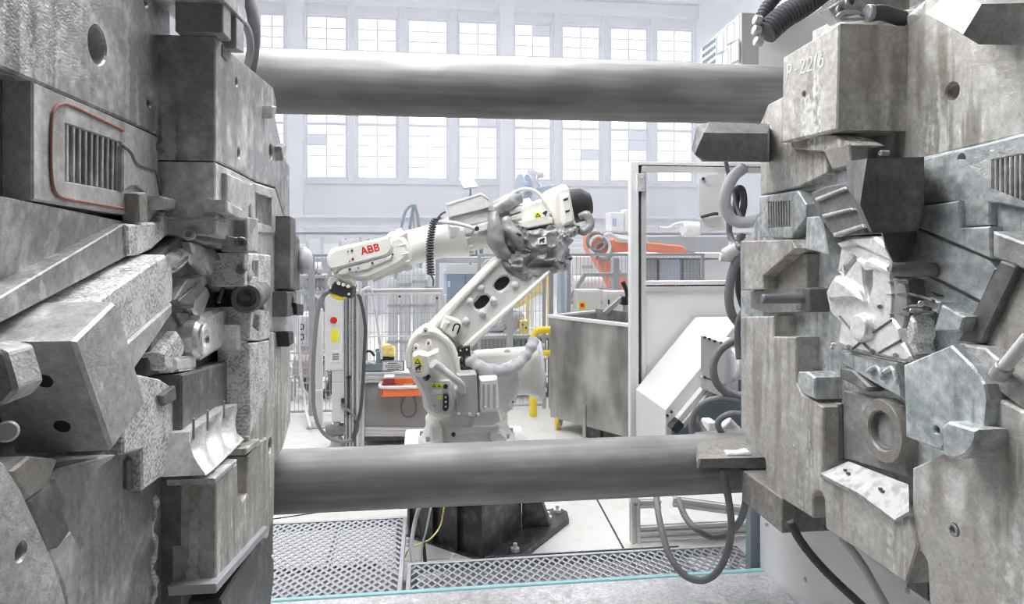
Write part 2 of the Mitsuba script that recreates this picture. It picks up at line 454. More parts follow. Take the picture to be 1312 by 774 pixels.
# thickened piers between the windows, a wide one in the middle
pier_x = [((spans[i][1] + spans[i + 1][0]) / 2, (spans[i + 1][0] - spans[i][1])) for i in range(len(spans) - 1)]
for i, (c, w) in enumerate(pier_x):
    wide = w > .5
    put('wall_back', 'pier', box(c - w * .36, c + w * .36, BACK - (.22 if wide else .12), BACK, zs - .12, ROOF_Z, .02), PILASTER)
put('wall_back', 'sill', box(spans[0][0] - .3, spans[-1][1] + .3, BACK - .1, BACK, zs - .2, zs - .06, .01), PILASTER)
put('wall_back', 'dado_band', box(XL, XR, BACK - .05, BACK, 2.62, 2.8, .01), PILASTER)
put('wall_back', 'dado_band', box(XL, XR, BACK - .3, BACK, zt + .35, zt + .8, .02), PILASTER)
ROWS = 15
zsplit = on_y(656, 160, BACK)[2]
tilt_win = {}
blanks = {1: [(3, 0), (7, 1)], 4: [(5, 1)], 5: [(14, 1)], 6: [(2, 1)], 7: [(4, 1), (3, 1)]}
pane_cache = {}
for k, (a, b) in enumerate(spans):
    w = f'window_{k + 1}'
    h = zt - zs
    fr = prism2('y', [np.array([[a, zs], [b, zs], [b, zt], [a, zt]]), np.array([[a + .06, zs + .06], [a + .06, zt - .06], [b - .06, zt - .06], [b - .06, zs + .06]])], BACK + .1, BACK + .2)
    struct(w, fr, SASH, f'tall steel window of the hall, number {k + 1} from the left')
    mid = (a + b) / 2
    put(w, 'mullion', box(mid - .022, mid + .022, BACK + .12, BACK + .18, zs + .05, zt - .05), SASH)
    rh = (h - .12) / ROWS
    for r in range(1, ROWS):
        z = zs + .06 + r * rh
        t = .05 if r == 5 or r == 10 else .018
        put(w, 'glazing_bar', box(a + .05, b - .05, BACK + .12, BACK + .18, z - t, z + t), SASH)
    for r in range(ROWS):
        for q in range(2):
            x0, x1 = (a + .06, mid - .022) if q == 0 else (mid + .022, b - .06)
            z0, z1 = zs + .06 + r * rh, zs + .06 + (r + 1) * rh
            if (r, q) in blanks.get(k, []):
                put(w, 'blanking_plate', box(x0, x1, BACK + .13, BACK + .15, z0, z1), BLANK)
            else:
                put(w, 'pane', mesh_of([[x0, BACK + .15, z0], [x1, BACK + .15, z0], [x1, BACK + .15, z1], [x0, BACK + .15, z1]], [[0, 1, 2], [0, 2, 3]]), GLASS)

# steel columns of the hall in front of the window wall
for px, wpx, lab in ((378, 20, 'pale steel hall column beside the first full window'), (649, 17, 'pale steel hall column in the middle of the window wall')):
    Y = 23.6
    a, b = on_y(px - wpx / 2, 300, Y)[0], on_y(px + wpx / 2, 300, Y)[0]
    c = thing('steel_column', lab, 'column')
    put(c, 'flange', box(a, b, Y, Y + .06, 0, ROOF_Z - .02, .01), PILASTER)
    put(c, 'flange', box(a, b, Y + .34, Y + .4, 0, ROOF_Z - .02, .01), PILASTER)
    put(c, 'web', box((a + b) / 2 - .03, (a + b) / 2 + .03, Y + .06, Y + .34, 0, ROOF_Z - .02), PILASTER)
# floor joints in view under the tie bar
for (p, q) in (((765, 640), (800, 705)), ((330, 668), (520, 640))):
    a, b = on_z(*p, .002), on_z(*q, .002)
    put('floor', 'joint', bar(a, b, .012, .004), ALU_DARK)

# ---------------------------------------------------------------- added lamps over the machine, out of view, to brighten moulds and robot
for (x, y, z, L, W, rad) in ADDED_LAMPS:
    t = thing('work_lamp', 'added unseen wide flat lamp hanging above the tie bars' if W > 1 else 'added unseen narrow flat lamp hanging above the near end of the mould halves', 'lamp')
    put(t, 'housing', box(x - L / 2 - .03, x + L / 2 + .03, y - W / 2 - .05, y + W / 2 + .05, z + .01, z + .1, .01), WHITE)
    v = np.array([[x - L / 2, y - W / 2, z], [x + L / 2, y - W / 2, z], [x + L / 2, y + W / 2, z], [x - L / 2, y + W / 2, z]])
    k = t + '__diffuser'
    scene[k] = mikit.ply(mesh_of(v, [[0, 2, 1], [0, 3, 2]]), WHITE, emitter={'type': 'area', 'radiance': {'type': 'rgb', 'value': [rad] * 3}})
    for s in (-.4, .4):
        put(t, 'hanger', cyl([x + s * L, y, z + .1], [x + s * L, y, ROOF_Z - .02], .008, n=8), GALV)

# ---------------------------------------------------------------- machine: tie bars, bed, gratings
zu = on_y(656, 113, 3.0)[2]; zl = on_y(656, 604.5, 3.0)[2]
def tie_bar(z, r, label):
    t = thing('tie_bar', label, 'machine bar', 'tie bars')
    put(t, 'shaft', lathe([(0, 0), (0, r), (3.1, r), (3.1, 0)], [-1.2, 3.0 + r * .0, z], [1, 0, 0], 96), TIEBAR, smooth=40)
    return t
tie_bar(zu, .135, 'upper thick polished steel tie bar crossing in front of the hall windows')
tie_bar(zl, .132, 'lower thick dark polished steel tie bar crossing in front of the robot base')

BED_Y, BED_Z = 3.27, .35
MCX = on_y(973, 700, 3.3)[0]
bed = thing('machine_bed', 'steel machine bed plate with a teal painted edge at the bottom of the view', 'machine bed')
put(bed, 'top_plate', box(-1.3, MCX - .005, 2.88, BED_Y - .03, BED_Z - .25, BED_Z, .006), matte('bed_plate', worn((.62, .62, .635), (.8, .81, .83), (.4, .38, .37), 4, seed=51.), .4, .5, .25, BUMP, .0008))
put(bed, 'edge_strip', box(-1.3, MCX - .005, BED_Y - .03, BED_Y, BED_Z - .25, BED_Z + .004, .004), TEAL, label='teal painted edge')
put(bed, 'base', box(-1.25, MCX - .05, 2.9, BED_Y - .1, 0, BED_Z - .25), STEEL_DARK)

def grating(name, x0, x1, y0, y1, z, label, cell=(.062, .03), wide=.006):
    """walked-on expanded metal: one sheet of slanting strands in a frame"""
    g = thing(name, label, 'grating', 'walkway gratings')
    ms, (cx, cy) = [], cell
    nx, ny = int((x1 - x0) / cx), int((y1 - y0) / cy)
    sx, sy = (x1 - x0) / nx, (y1 - y0) / ny
    V, F = [], []
    def strand(p, q):
        d, u, _ = basis(np.subtract(q, p)); n = len(V)
        u = np.array([-d[1], d[0], 0]); u = u / np.linalg.norm(u) * wide
        up = np.array([0, 0, .004])
        for e in (p, q):
            e = np.array(e, float); V.extend([e - u - up, e + u - up * .2, e + u + up, e - u + up * .2])
        for a in range(4):
            b = (a + 1) % 4; F.extend([[n + a, n + b, n + 4 + b], [n + a, n + 4 + b, n + 4 + a]])
    for j in range(ny):
        ya, yb = y0 + j * sy, y0 + (j + 1) * sy
        for i in range(nx):
            xa = x0 + (i + (.5 if j % 2 else 0)) * sx
            if xa + sx > x1 + 1e-6: continue
            xm = xa + sx / 2
            strand((xa, ya, z), (xm, yb, z + .004)); strand((xm, yb, z + .004), (xa + sx, ya, z))
    put(g, 'expanded_mesh', mesh_of(V, F), GRATE, kind='stuff')
    w = .022
    for b_ in (box(x0 - w, x1 + w, y0 - w, y0, z - .04, z + .012, .002), box(x0 - w, x1 + w, y1, y1 + w, z - .04, z + .012, .002),
               box(x0 - w, x0, y0, y1, z - .04, z + .012, .002), box(x1, x1 + w, y0, y1, z - .04, z + .012, .002)):
        put(g, 'edge_bar', b_, GALV)
    for f in (.33, .66):
        put(g, 'bearer', box(x0 + (x1 - x0) * f - .008, x0 + (x1 - x0) * f + .008, y0, y1, z - .05, z - .008), GALV)
    for xx in (x0 + .02, x1 - .02):
        for yy in (y0 + .02, y1 - .02):
            put(g, 'foot', box(xx - .02, xx + .02, yy - .02, yy + .02, 0, z - .008), GALV)
    return g
GZ = .32
gl_r = on_z(512, 720, GZ)[0]; gl_far = on_z(430, 670, GZ)[1]
grating('walkway_grating', -1.25, gl_r, BED_Y + .03, gl_far, GZ, 'galvanised expanded metal walkway grating beside the left mould half', (.05, .03), .0062)
GZ2 = .27
gr_far = on_z(735, 714, GZ2)[1]
grating('walkway_grating', gl_r + .06, on_z(962, 720, GZ2)[0], BED_Y + .03, gr_far, GZ2, 'galvanised expanded metal grating strip along the teal edge of the machine bed', (.052, .032), .0048)

# ---------------------------------------------------------------- light haze in the hall beyond the robot cell
scene['hall_haze'] = {'type': 'cube', 'to_world': T().translate([(XL + XR) / 2, 16.3, 5.45]).scale([(XR - XL) / 2 - .03, 8.5, 5.43]), 'bsdf': {'type': 'null'},
    'interior': {'type': 'homogeneous', 'albedo': {'type': 'rgb', 'value': [.97, .975, .985]}, 'sigma_t': .024}}
describe('hall_haze', 'thin bright haze filling the hall beyond the robot', 'haze', kind='stuff')

pan = thing('drip_pan', 'dark oily drip pan on the floor under the walkway gratings', 'drip pan')
put(pan, 'bottom', box(-1.5, MCX - .08, BED_Y + .005, gl_far + .04, .002, .02), STEEL_DARK)  # dark sheet added so that the grating gaps look shaded
put(pan, 'edge', box(-1.5, MCX - .08, gl_far + .03, gl_far + .04, .002, .05), STEEL_DARK)
# ---------------------------------------------------------------- the two halves of the casting mould
def pieces(parent, rows):
    for r in rows:
        name, mat, axis, plane, depth, c, pts = r[:7]
        hs = r[7] if len(r) > 7 else ()
        put(parent, name, trace(axis, pts, plane, depth, c, hs), mat)
        for h in hs:                                # blind bottoms of the round bores, dark for the shade inside them
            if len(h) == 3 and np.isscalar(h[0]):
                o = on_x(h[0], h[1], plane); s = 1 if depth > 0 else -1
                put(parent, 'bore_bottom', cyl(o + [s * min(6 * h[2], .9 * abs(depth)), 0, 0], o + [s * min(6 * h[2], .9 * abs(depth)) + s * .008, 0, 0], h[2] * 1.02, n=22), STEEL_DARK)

def ribs(parent, X, corners, n, depth, mat, back, back_mat, gap=.45, lift=.022):
    """vent block: a recessed bed and n upright ribs; corners (top left, top right, bottom right, bottom left) in pixels"""
    s = 1 if X > 0 else -1
    tl, tr, br, bl = [on_x(x, y, X) for x, y in corners]
    bed = [tl, tr, br, bl]
    m = prism2('x', [np.array([[q[1], q[2]] for q in bed])], X + s * lift, X + s * (lift + .03))
    b = put(parent, 'vent_bed', m, back_mat)
    for k in range(n):
        u0, u1 = (k + gap / 2) / n, (k + 1 - gap / 2) / n
        q = [tl + (tr - tl) * u0, tl + (tr - tl) * u1, bl + (br - bl) * u1, bl + (br - bl) * u0]
        put(parent, 'vent_rib', prism2('x', [np.array([[e[1], e[2]] for e in q])], X + s * .002, X + s * lift, .002), mat)

def on_plane(px, py, p, n):
    r = ray(px, py); return EYE + r * (np.dot(np.subtract(p, EYE), n) / np.dot(r, n))

def screw(parent, p, axis, r, name='socket_screw', mat=None, hole=True):
    a = np.asarray(axis, float); a = a / np.linalg.norm(a); p = np.asarray(p, float)
    k = put(parent, name, lathe([(-.02, r), (.004, r), (.006, r * .85), (.006, r * .55), (-.004, r * .5), (-.004, 0)], p, a, 20), mat or STEEL, smooth=30)
    return k

def x_screw(parent, px, py, X, r, s, name='socket_screw', mat=None):
    return screw(parent, on_x(px, py, X), [s, 0, 0], r, name, mat)

# ======== left half: faces +x
LD = thing('casting_mould', 'steel die-casting mould half on the left, with stepped grey blocks and a red seal cord', 'casting mould')
put(LD, 'mould_base', box(-1.3, -.79, .85, 2.84, .35, 2.5, .006), STEEL_DARK)
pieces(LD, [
    # near upper block with the large bore
    ('upper_block', STEEL, 'x', -.735, -.4, .005, [(-160, -120), (216, -60), (219, 60), (222, 181), (120, 137), (0, 86), (-160, 20)],
        [(125, 58, .043), (187, 3, .012), (191, 132, .013)]),
    ('insert_plate', STEEL_LIGHT, 'x', -.737, -.3, .004, [(42, 104), (120, 138), (205, 176), (212, 182), (214, 214), (217, 240), (212, 262), (204, 283), (158, 275), (42, 257)],
        [[(84, 158), (156, 183), (155, 245), (84, 232)], (202, 188, .011)]),
    ('runner_plate', STEEL_LIGHT, 'x', -.727, -.03, .004, [(158, 187), (166, 197), (173, 212), (190, 218), (199, 223), (203, 240), (208, 264), (190, 287), (177, 286), (176, 250), (186, 246), (176, 238), (166, 240), (158, 246)]),
    ('runner_key', STEEL_BROWN, 'x', -.705, -.04, .003, [(177, 248), (187, 246), (187, 284), (179, 285)]),
    ('flange', STEEL_LIGHT, 'x', -.69, -.1, .006, [(208, 251), (236, 257), (243, 263), (241, 270), (210, 269)]),
    ('lower_lip', SPATTER, 'x', -.712, -.2, .005, [(163, 288), (206, 284), (211, 271), (237, 274), (236, 291), (213, 303), (196, 319), (178, 327), (165, 328)]),
    ('slide_bar', SPATTER, 'x', -.66, -.22, .006, [(92, 409), (150, 367), (205, 330), (213, 326), (219, 340), (222, 358), (221, 387), (160, 440), (120, 500), (80, 480)]),
    ('slide_bar_foot', STEEL_LIGHT, 'x', -.652, -.2, .005, [(221, 388), (221, 402), (173, 473), (120, 525), (110, 500), (160, 442)]),
    ('slide_block', STEEL_LIGHT, 'x', -.60, -.17, .006, [(95, 437), (147, 387), (152, 391), (187, 518), (144, 577)]),
    ('guide_strip', STEEL_LIGHT, 'x', -.60, -.1, .005, [(-90, 500), (8, 594), (28, 625), (62, 700), (80, 748), (90, 790), (92, 830), (-90, 830)], [(27, 707, .013)]),
    ('guide_key', STEEL_DARK, 'x', -.655, -.08, .004, [(36, 642), (66, 618), (91, 680), (76, 702), (60, 706)]),
    ('guide_wedge', STEEL_BROWN, 'x', -.65, -.1, .004, [(14, 604), (38, 584), (75, 588), (62, 622), (36, 641)]),
    ('wedge_plate', STEEL, 'x', -.66, -.12, .008, [(66, 614), (78, 600), (150, 582), (128, 603), (83, 654)]),
    ('wedge_foot', STEEL_LIGHT, 'x', -.67, -.12, .006, [(60, 706), (92, 678), (107, 706), (100, 770), (95, 830), (90, 800), (80, 748)]),
    ('lower_plate', STEEL, 'x', -.70, -.3, .006, [(60, 660), (150, 562), (235, 596), (236, 830), (70, 900)]),
    ('spattered_plate', SPATTER, 'x', -.668, -.1, .005, [(160, 487), (178, 480), (206, 486), (227, 500), (228, 560), (226, 598), (183, 629), (182, 576), (158, 583), (158, 570)]),
    ('stop_block', STEEL_DARK, 'x', -.655, -.05, .003, [(207, 507), (225, 494), (227, 512), (212, 520)]),
    ('stop_block', STEEL_DARK, 'x', -.69, -.05, .003, [(164, 590), (182, 577), (183, 629), (176, 632), (164, 626)]),
    # far upper block
    ('far_block', STEEL, 'x', -.585, -.6, .004, [(276, 47), (286, 54), (293, 64), (350, 112), (354, 130), (353, 152), (361, 188), (366, 206), (371, 212), (371, 300), (353, 240), (328, 232), (300, 217), (276, 206)],
        [(303, 105, .014), (306, 196, .018), (347, 195, .03)]),
    ('far_insert', STEEL_LIGHT, 'x', -.585, -.6, .004, [(276, 208), (300, 219), (328, 234), (353, 242), (370, 300), (371, 430), (347, 425), (320, 325), (276, 300)],
        [[(327, 247), (348, 254), (348, 290), (327, 284)]]),
    ('vent_frame', STEEL_LIGHT, 'x', -.577, -.02, .004, rounded([(322, 233), (350, 242), (354, 250), (353, 300), (330, 298), (322, 292)], 4), [[(327, 247), (348, 254), (348, 290), (327, 284)]]),
    ('runner_plate', STEEL_LIGHT, 'x', -.57, -.03, .004, [(291, 222), (310, 230), (323, 238), (322, 262), (312, 270), (300, 268), (291, 254)]),
    ('flange', STEEL_LIGHT, 'x', -.55, -.06, .005, [(291, 256), (300, 262), (312, 268), (318, 274), (318, 284), (300, 278), (291, 272)]),
    ('gate_block', STEEL, 'x', -.545, -.075, .004, [(317, 278), (331, 280), (331, 324), (317, 322)]),
    ('ledge_bar', STEEL_BROWN, 'x', -.575, -.4, .003, [(277, 278), (292, 283), (292, 285), (277, 281)]),
    ('top_clamp', STEEL_BROWN, 'x', -.555, -.125, .003, [(286, -40), (296, 2), (296, 53), (286, 42)]),
    ('top_clamp', STEEL, 'x', -.55, -.07, .003, [(303, 21), (312.5, 30), (312.5, 68), (303, 62)]),
    ('top_plate', STEEL, 'x', -.545, -.2, .003, [(286, -40), (314, -40), (314, 29), (296, 10), (286, 0)]),
    ('slot_key', STEEL_DARK, 'x', -.58, -.05, .002, [(286, 57), (292, 65), (292, 79), (286, 72)]),  # dark plate stands in for the shade of a small slot
    ('corner_lug', STEEL, 'x', -.55, -.05, .004, [(349, 136), (355, 136), (353, 148), (349, 152)]),
    ('corner_lug', STEEL, 'x', -.56, -.05, .004, [(360, 188), (367, 184), (367, 193), (363, 206)]),
    ('spattered_plate', SPATTER, 'x', -.575, -.1, .004, [(313, 324), (347, 327), (347, 373), (328, 371), (313, 366)], [[(323, 335), (331, 334), (331, 355), (323, 354)]]),
    ('spattered_plate', SPATTER, 'x', -.573, -.1, .004, [(321, 393), (345, 399), (346, 433), (334, 437), (320, 436)], [[(326, 400), (334, 405), (332, 424), (324, 419)]]),
    ('spattered_plate', SPATTER, 'x', -.573, -.1, .004, [(320, 440), (345, 436), (345, 500), (333, 530), (320, 560)], [(329, 518, .008)]),
    ('edge_plate', STEEL_TAN, 'x', -.575, -.5, .004, [(345, 425), (371, 428), (372, 540), (362, 575), (352, 592), (351, 660), (343, 690), (320, 690), (318, 560), (345, 500)], [(346, 570, .03)]),
    ('lower_far_base', STEEL_DARK, 'x', -.645, -.35, .005, [(233, 480), (262, 472), (318, 455), (350, 560), (350, 710), (300, 800), (235, 840)]),
    ('core_holder', STEEL_TAN, 'x', -.56, -.11, .004, [(277, 619), (304, 593), (305, 632), (311, 643), (317, 632), (318, 585), (333, 566), (341, 562), (342, 560), (344, 600), (343, 679), (277, 752)]),
    ('core_ledge', STEEL_LIGHT, 'x', -.552, -.12, .003, [(275, 613), (304, 588), (304, 594), (276, 620)]),
    ('core_ledge', STEEL_LIGHT, 'x', -.552, -.09, .003, [(315, 575), (333, 562), (333, 568), (316, 583)]),
    ('wear_strip', GALV, 'x', -.545, -.12, .003, [(277, 748), (343, 674), (344, 682), (278, 760)]),
    ('lower_bracket', BLACKISH, 'x', -.56, -.2, .006, [(283, 768), (331, 694), (338, 697), (351, 715), (351, 740), (345, 790), (300, 840), (283, 840)]),
    ('side_clamp', STEEL_DARK, 'x', -.53, -.1, .005, [(368, 374), (380, 372), (380, 404), (368, 406)], [(375, 387, .02)]),
    ('clamp_tail', BLACK, 'x', -.515, -.06, .004, [(380, 388), (389, 390), (389, 404), (381, 403)]),
    ('clamp_tail', BLACK, 'x', -.53, -.06, .004, [(369, 425), (376, 424), (377, 440), (371, 444)]),
    ('side_bracket', STEEL_DARK, 'x', -.525, -.06, .004, [(372, 277), (379, 280), (379, 300), (384, 307), (384, 372), (372, 370)]),
    ('side_bracket', STEEL_LIGHT, 'x', -.56, -.05, .003, [(362, 297), (366, 299), (366, 352), (362, 340)]),
    ('side_bracket', STEEL_LIGHT, 'x', -.55, -.05, .003, [(367.5, 298), (370, 299), (370, 366), (367.5, 362)]),
    # cavity between the near and the far blocks
    ('cavity_floor', STEEL_DARK, 'x', -.70, -.2, .004, [(200, 330), (240, 292), (276, 300), (318, 325), (320, 455), (262, 470), (190, 482)]),  # dark steel stands in for the shade of the recess
    ('cavity_rib', BRIGHT, 'x', -.67, -.06, .008, [(246, 310), (262, 314), (278, 328), (288, 346), (291, 362), (284, 374), (274, 356), (264, 336), (250, 326)]),
    ('cavity_rib', BRIGHT, 'x', -.685, -.05, .006, [(240, 322), (262, 322), (270, 340), (272, 360), (262, 352), (246, 340)]),
    ('cavity_rib', STEEL_BROWN, 'x', -.66, -.06, .004, [(224, 384), (240, 358), (262, 352), (268, 360), (246, 392)]),
    ('cavity_facet', BRIGHT, 'x', -.675, -.04, .006, [(246, 394), (266, 368), (270, 378), (262, 400), (256, 410)]),
    ('cavity_facet', BRIGHT, 'x', -.668, -.05, .012, [(226, 330), (238, 318), (250, 326), (236, 346), (224, 352)]),
    ('cavity_foot', SPATTER, 'x', -.668, -.06, .010, [(208, 452), (230, 424), (238, 440), (236, 456), (222, 476), (210, 474)]),
    ('cavity_pocket', BRIGHT, 'x', -.66, -.08, .010, [(226, 458), (252, 455), (253, 474), (224, 478)], [[(232, 460), (249, 459), (249, 471), (230, 473)]]),
    ('boss_seat', BRIGHT, 'x', -.65, -.08, .012, [(262, 404), (284, 394), (298, 398), (296, 420), (286, 446), (262, 462), (254, 440)]),
    ('square_core', BRIGHT, 'x', -.60, -.09, .006, [(306, 416), (317, 411), (318, 444), (306, 449)]),
    ('cavity_slot', STEEL_DARK, 'x', -.69, -.02, .003, [(224, 400), (252, 402), (268, 412), (254, 436), (238, 424)]),
])
ribs(LD, -.737, [(84, 158), (156, 183), (155, 245), (84, 232)], 10, .02, STEEL, None, STEEL, .55, .05)
ribs(LD, -.585, [(327, 247), (348, 254), (348, 290), (327, 284)], 10, .02, STEEL, None, STEEL, .5, .045)
put(LD, 'gasket', tube(curve([on_x(x, y, -.735) for x, y in [(158, 167), (120, 149), (90, 135), (77, 134), (69, 142), (66, 158), (65, 200), (67, 234), (74, 250), (90, 256), (120, 261), (158, 267)]], 6), .0035, 8), RED_DULL, smooth=True, label='dull red seal cord')
put(LD, 'runner_groove', tube(curve([on_x(x, y, -.727) for x, y in [(158, 187), (168, 196), (175, 210), (190, 216), (200, 221), (204, 238), (207, 254)]], 6), .004, 8), STEEL_DARK, smooth=True)
# the wedge bar under the insert plate: an inclined face over an upright one
put(LD, 'wedge_face', loft([on_x(-120, 226, -.742), on_x(158, 284, -.742), on_x(164, 287, -.79), on_x(-120, 460, -.79)],
    [on_x(-120, 226, -.742) - [.2, 0, 0], on_x(158, 284, -.742) - [.2, 0, 0], on_x(164, 287, -.79) - [.15, 0, 0], on_x(-120, 460, -.79) - [.15, 0, 0]]), STEEL)
put(LD, 'wedge_bar', trace('x', [(-120, 452), (158, 287), (164, 286), (166, 327), (-120, 478)], -.722, -.2, .003), STEEL)
# black discs in place of shaded holes, in the camera side of the slide block
pa, pb = on_x(95, 437, -.60), on_x(144, 577, -.60)
nrm = np.cross(pb - pa, [1, 0, 0]); nrm /= np.linalg.norm(nrm); nrm *= -np.sign(np.dot(nrm, pa - EYE))
for px, py in ((57, 488), (80, 546)):
    put(LD, 'plug', lathe([(-.004, .0145), (.0015, .0145), (.002, .0135), (.0015, .012), (.001, 0)], on_plane(px, py, pa, nrm), nrm, 22), BLACK, smooth=30)
# nearest hardware at the left edge of the view
put(LD, 'side_shim', trace('y', rounded([(-30, 444), (7, 450), (22, 500), (4, 520), (-30, 522)], 6), .95, .06, .005), STEEL_LIGHT)
put(LD, 'cap_screw', cyl(on_y(9, 553, .96), on_y(9, 553, 1.03), .014, n=20, c=.003), WHITE, smooth=30)
wl = np.array([on_x(197 + 3 * math.sin(k * 1.1), 636 + 9 * k, -.699) for k in range(18)])
put(LD, 'weld_run', rough(tube(wl, .007 + .004 * np.sin(np.arange(18) * 2.3), 10), .003, 60, 4), SPATTER, smooth=40)
# bosses, pins and rods in the cavity
b0 = on_x(263, 435, -.64)
put(LD, 'boss', lathe([(-.08, .056), (-.02, .056), (-.012, .05), (-.008, .046), (.0, .046), (.004, .042), (.004, .03), (-.004, .028), (-.004, .016), (.004, .014), (.004, 0)], b0, [1, 0, 0], 40), BRIGHT, smooth=35)
put(LD, 'boss_screw', lathe([(-.01, .011), (.006, .011), (.006, .006), (.0, .005), (.0, 0)], b0 + [.002, 0, 0], [1, 0, 0], 16), STEEL_DARK, smooth=30)
put(LD, 'round_core', cyl(on_y(300, 354, 2.42), on_y(300, 316, 2.42), .036, n=28, c=.004), STEEL_BROWN, smooth=35)
c0 = on_y(316, 382, 2.30)
put(LD, 'socket', lathe([(.25, .05), (0, .05), (-.01, .044), (-.01, .032), (.012, .026), (.012, .014), (.004, .012), (.004, 0)], c0, [-.12, 1, 0], 28), STEEL_DARK, smooth=35)
put(LD, 'socket', lathe([(.2, .03), (0, .03), (-.008, .026), (-.008, .016), (.006, .012), (.006, 0)], on_y(308, 356, 2.3), [-.12, 1, 0], 24), STEEL_BROWN, smooth=35)
put(LD, 'socket', lathe([(.2, .014), (0, .014), (-.004, .011), (-.004, 0)], on_y(308, 346, 2.24), [-.12, 1, 0], 20), STEEL_DARK, smooth=35)
put(LD, 'ejector_pin', cyl(on_x(224, 392, -.71), on_x(224, 392, -.71) + np.array([.045, .02, 0]), .008, n=16, c=.002), STEEL_LIGHT, smooth=35)
put(LD, 'ejector_pin', cyl(on_x(250, 410, -.69), on_x(250, 410, -.69) + np.array([.04, .05, .0]), .005, n=12, c=.001), STEEL_LIGHT, smooth=35)
ra, rb = on_y(243, 300, 2.0), on_y(309, 311, 2.15)
put(LD, 'locking_rod', bar(ra, rb, .022, .026, .003), STEEL_DARK)
for q in (ra, rb):
    put(LD, 'locking_screw', lathe([(0, .018), (.03, .018), (.033, .015), (.033, .009), (.027, .008), (.027, 0)], q + np.array([0, .0, 0]), [.25, -1, 0], 20), STEEL, smooth=30)
for a, b, w in (((268, 318), (281, 333), .012), ((281, 333), (290, 356), .012), ((290, 356), (280, 388), .01), ((228, 386), (256, 362), .006), ((222, 345), (240, 330), .008)):
    put(LD, 'cavity_edge', bar(on_x(*a, -.655), on_x(*b, -.655), w, w, .002), STEEL_DARK)
d0 = on_y(386, 334, 2.95)
put(LD, 'end_cap', lathe([(0, .0), (0, .058), (.02, .056), (.036, .045), (.046, .02), (.048, 0)], d0, [1, 0, 0], 28), PALE, smooth=True)
# the formed core face above the holder, with its pins
g, gv = [], []
top = curve([on_x(x, y, X) for x, y, X in [(242, 554, -.62), (262, 541, -.612), (281, 528, -.612), (296, 521, -.60), (313, 516, -.60)]], 8)
bot = curve([on_x(x, y, X) for x, y, X in [(264, 609, -.565), (272, 603, -.57), (286, 590, -.575), (300, 576, -.575), (313, 563, -.575)]], 8)
nu, nv = len(top), 16
for j in range(nv + 1):
    t = j / nv
    for i in range(nu):
        p = top[i] * (1 - t) + bot[i] * t
        s = math.sin(math.pi * t)
        p = p + np.array([-.028 * s + .016 * s * math.cos(i / nu * 7 * math.pi), 0, 0])
        gv.append(p)
gv += [p + np.array([-.12, 0, 0]) for p in gv]
N = (nv + 1) * nu
for j in range(nv):
    for i in range(nu - 1):
        a = j * nu + i
        g += [[a, a + 1, a + nu + 1], [a, a + nu + 1, a + nu]]
border = [i for i in range(nu)] + [j * nu + nu - 1 for j in range(1, nv + 1)] + [nv * nu + i for i in range(nu - 2, -1, -1)] + [j * nu for j in range(nv - 1, 0, -1)]
for k in range(len(border)):
    a, b = border[k], border[(k + 1) % len(border)]
    g += [[a, b, b + N], [a, b + N, a + N]]
put(LD, 'formed_core', mesh_of(gv, g), BRIGHT, smooth=40)
for x, y, Y in ((248, 552, 1.68), (266, 541, 1.8), (287, 527, 2.0), (305, 516, 2.2)):
    p = on_y(x, y, Y); put(LD, 'core_pin', cyl(p - [0, 0, .02], p + [0, 0, .03], .003, n=10, c=.0008), GALV, smooth=30)
# chalk marks on the dark side of the lower base
pc = on_y(236, 582, 1.62)
for pts in ([(234, 582), (245, 580), (251, 590), (238, 606), (250, 612), (256, 606)], [(242, 566), (252, 562), (258, 570)]):
    pass
scale_marks = []

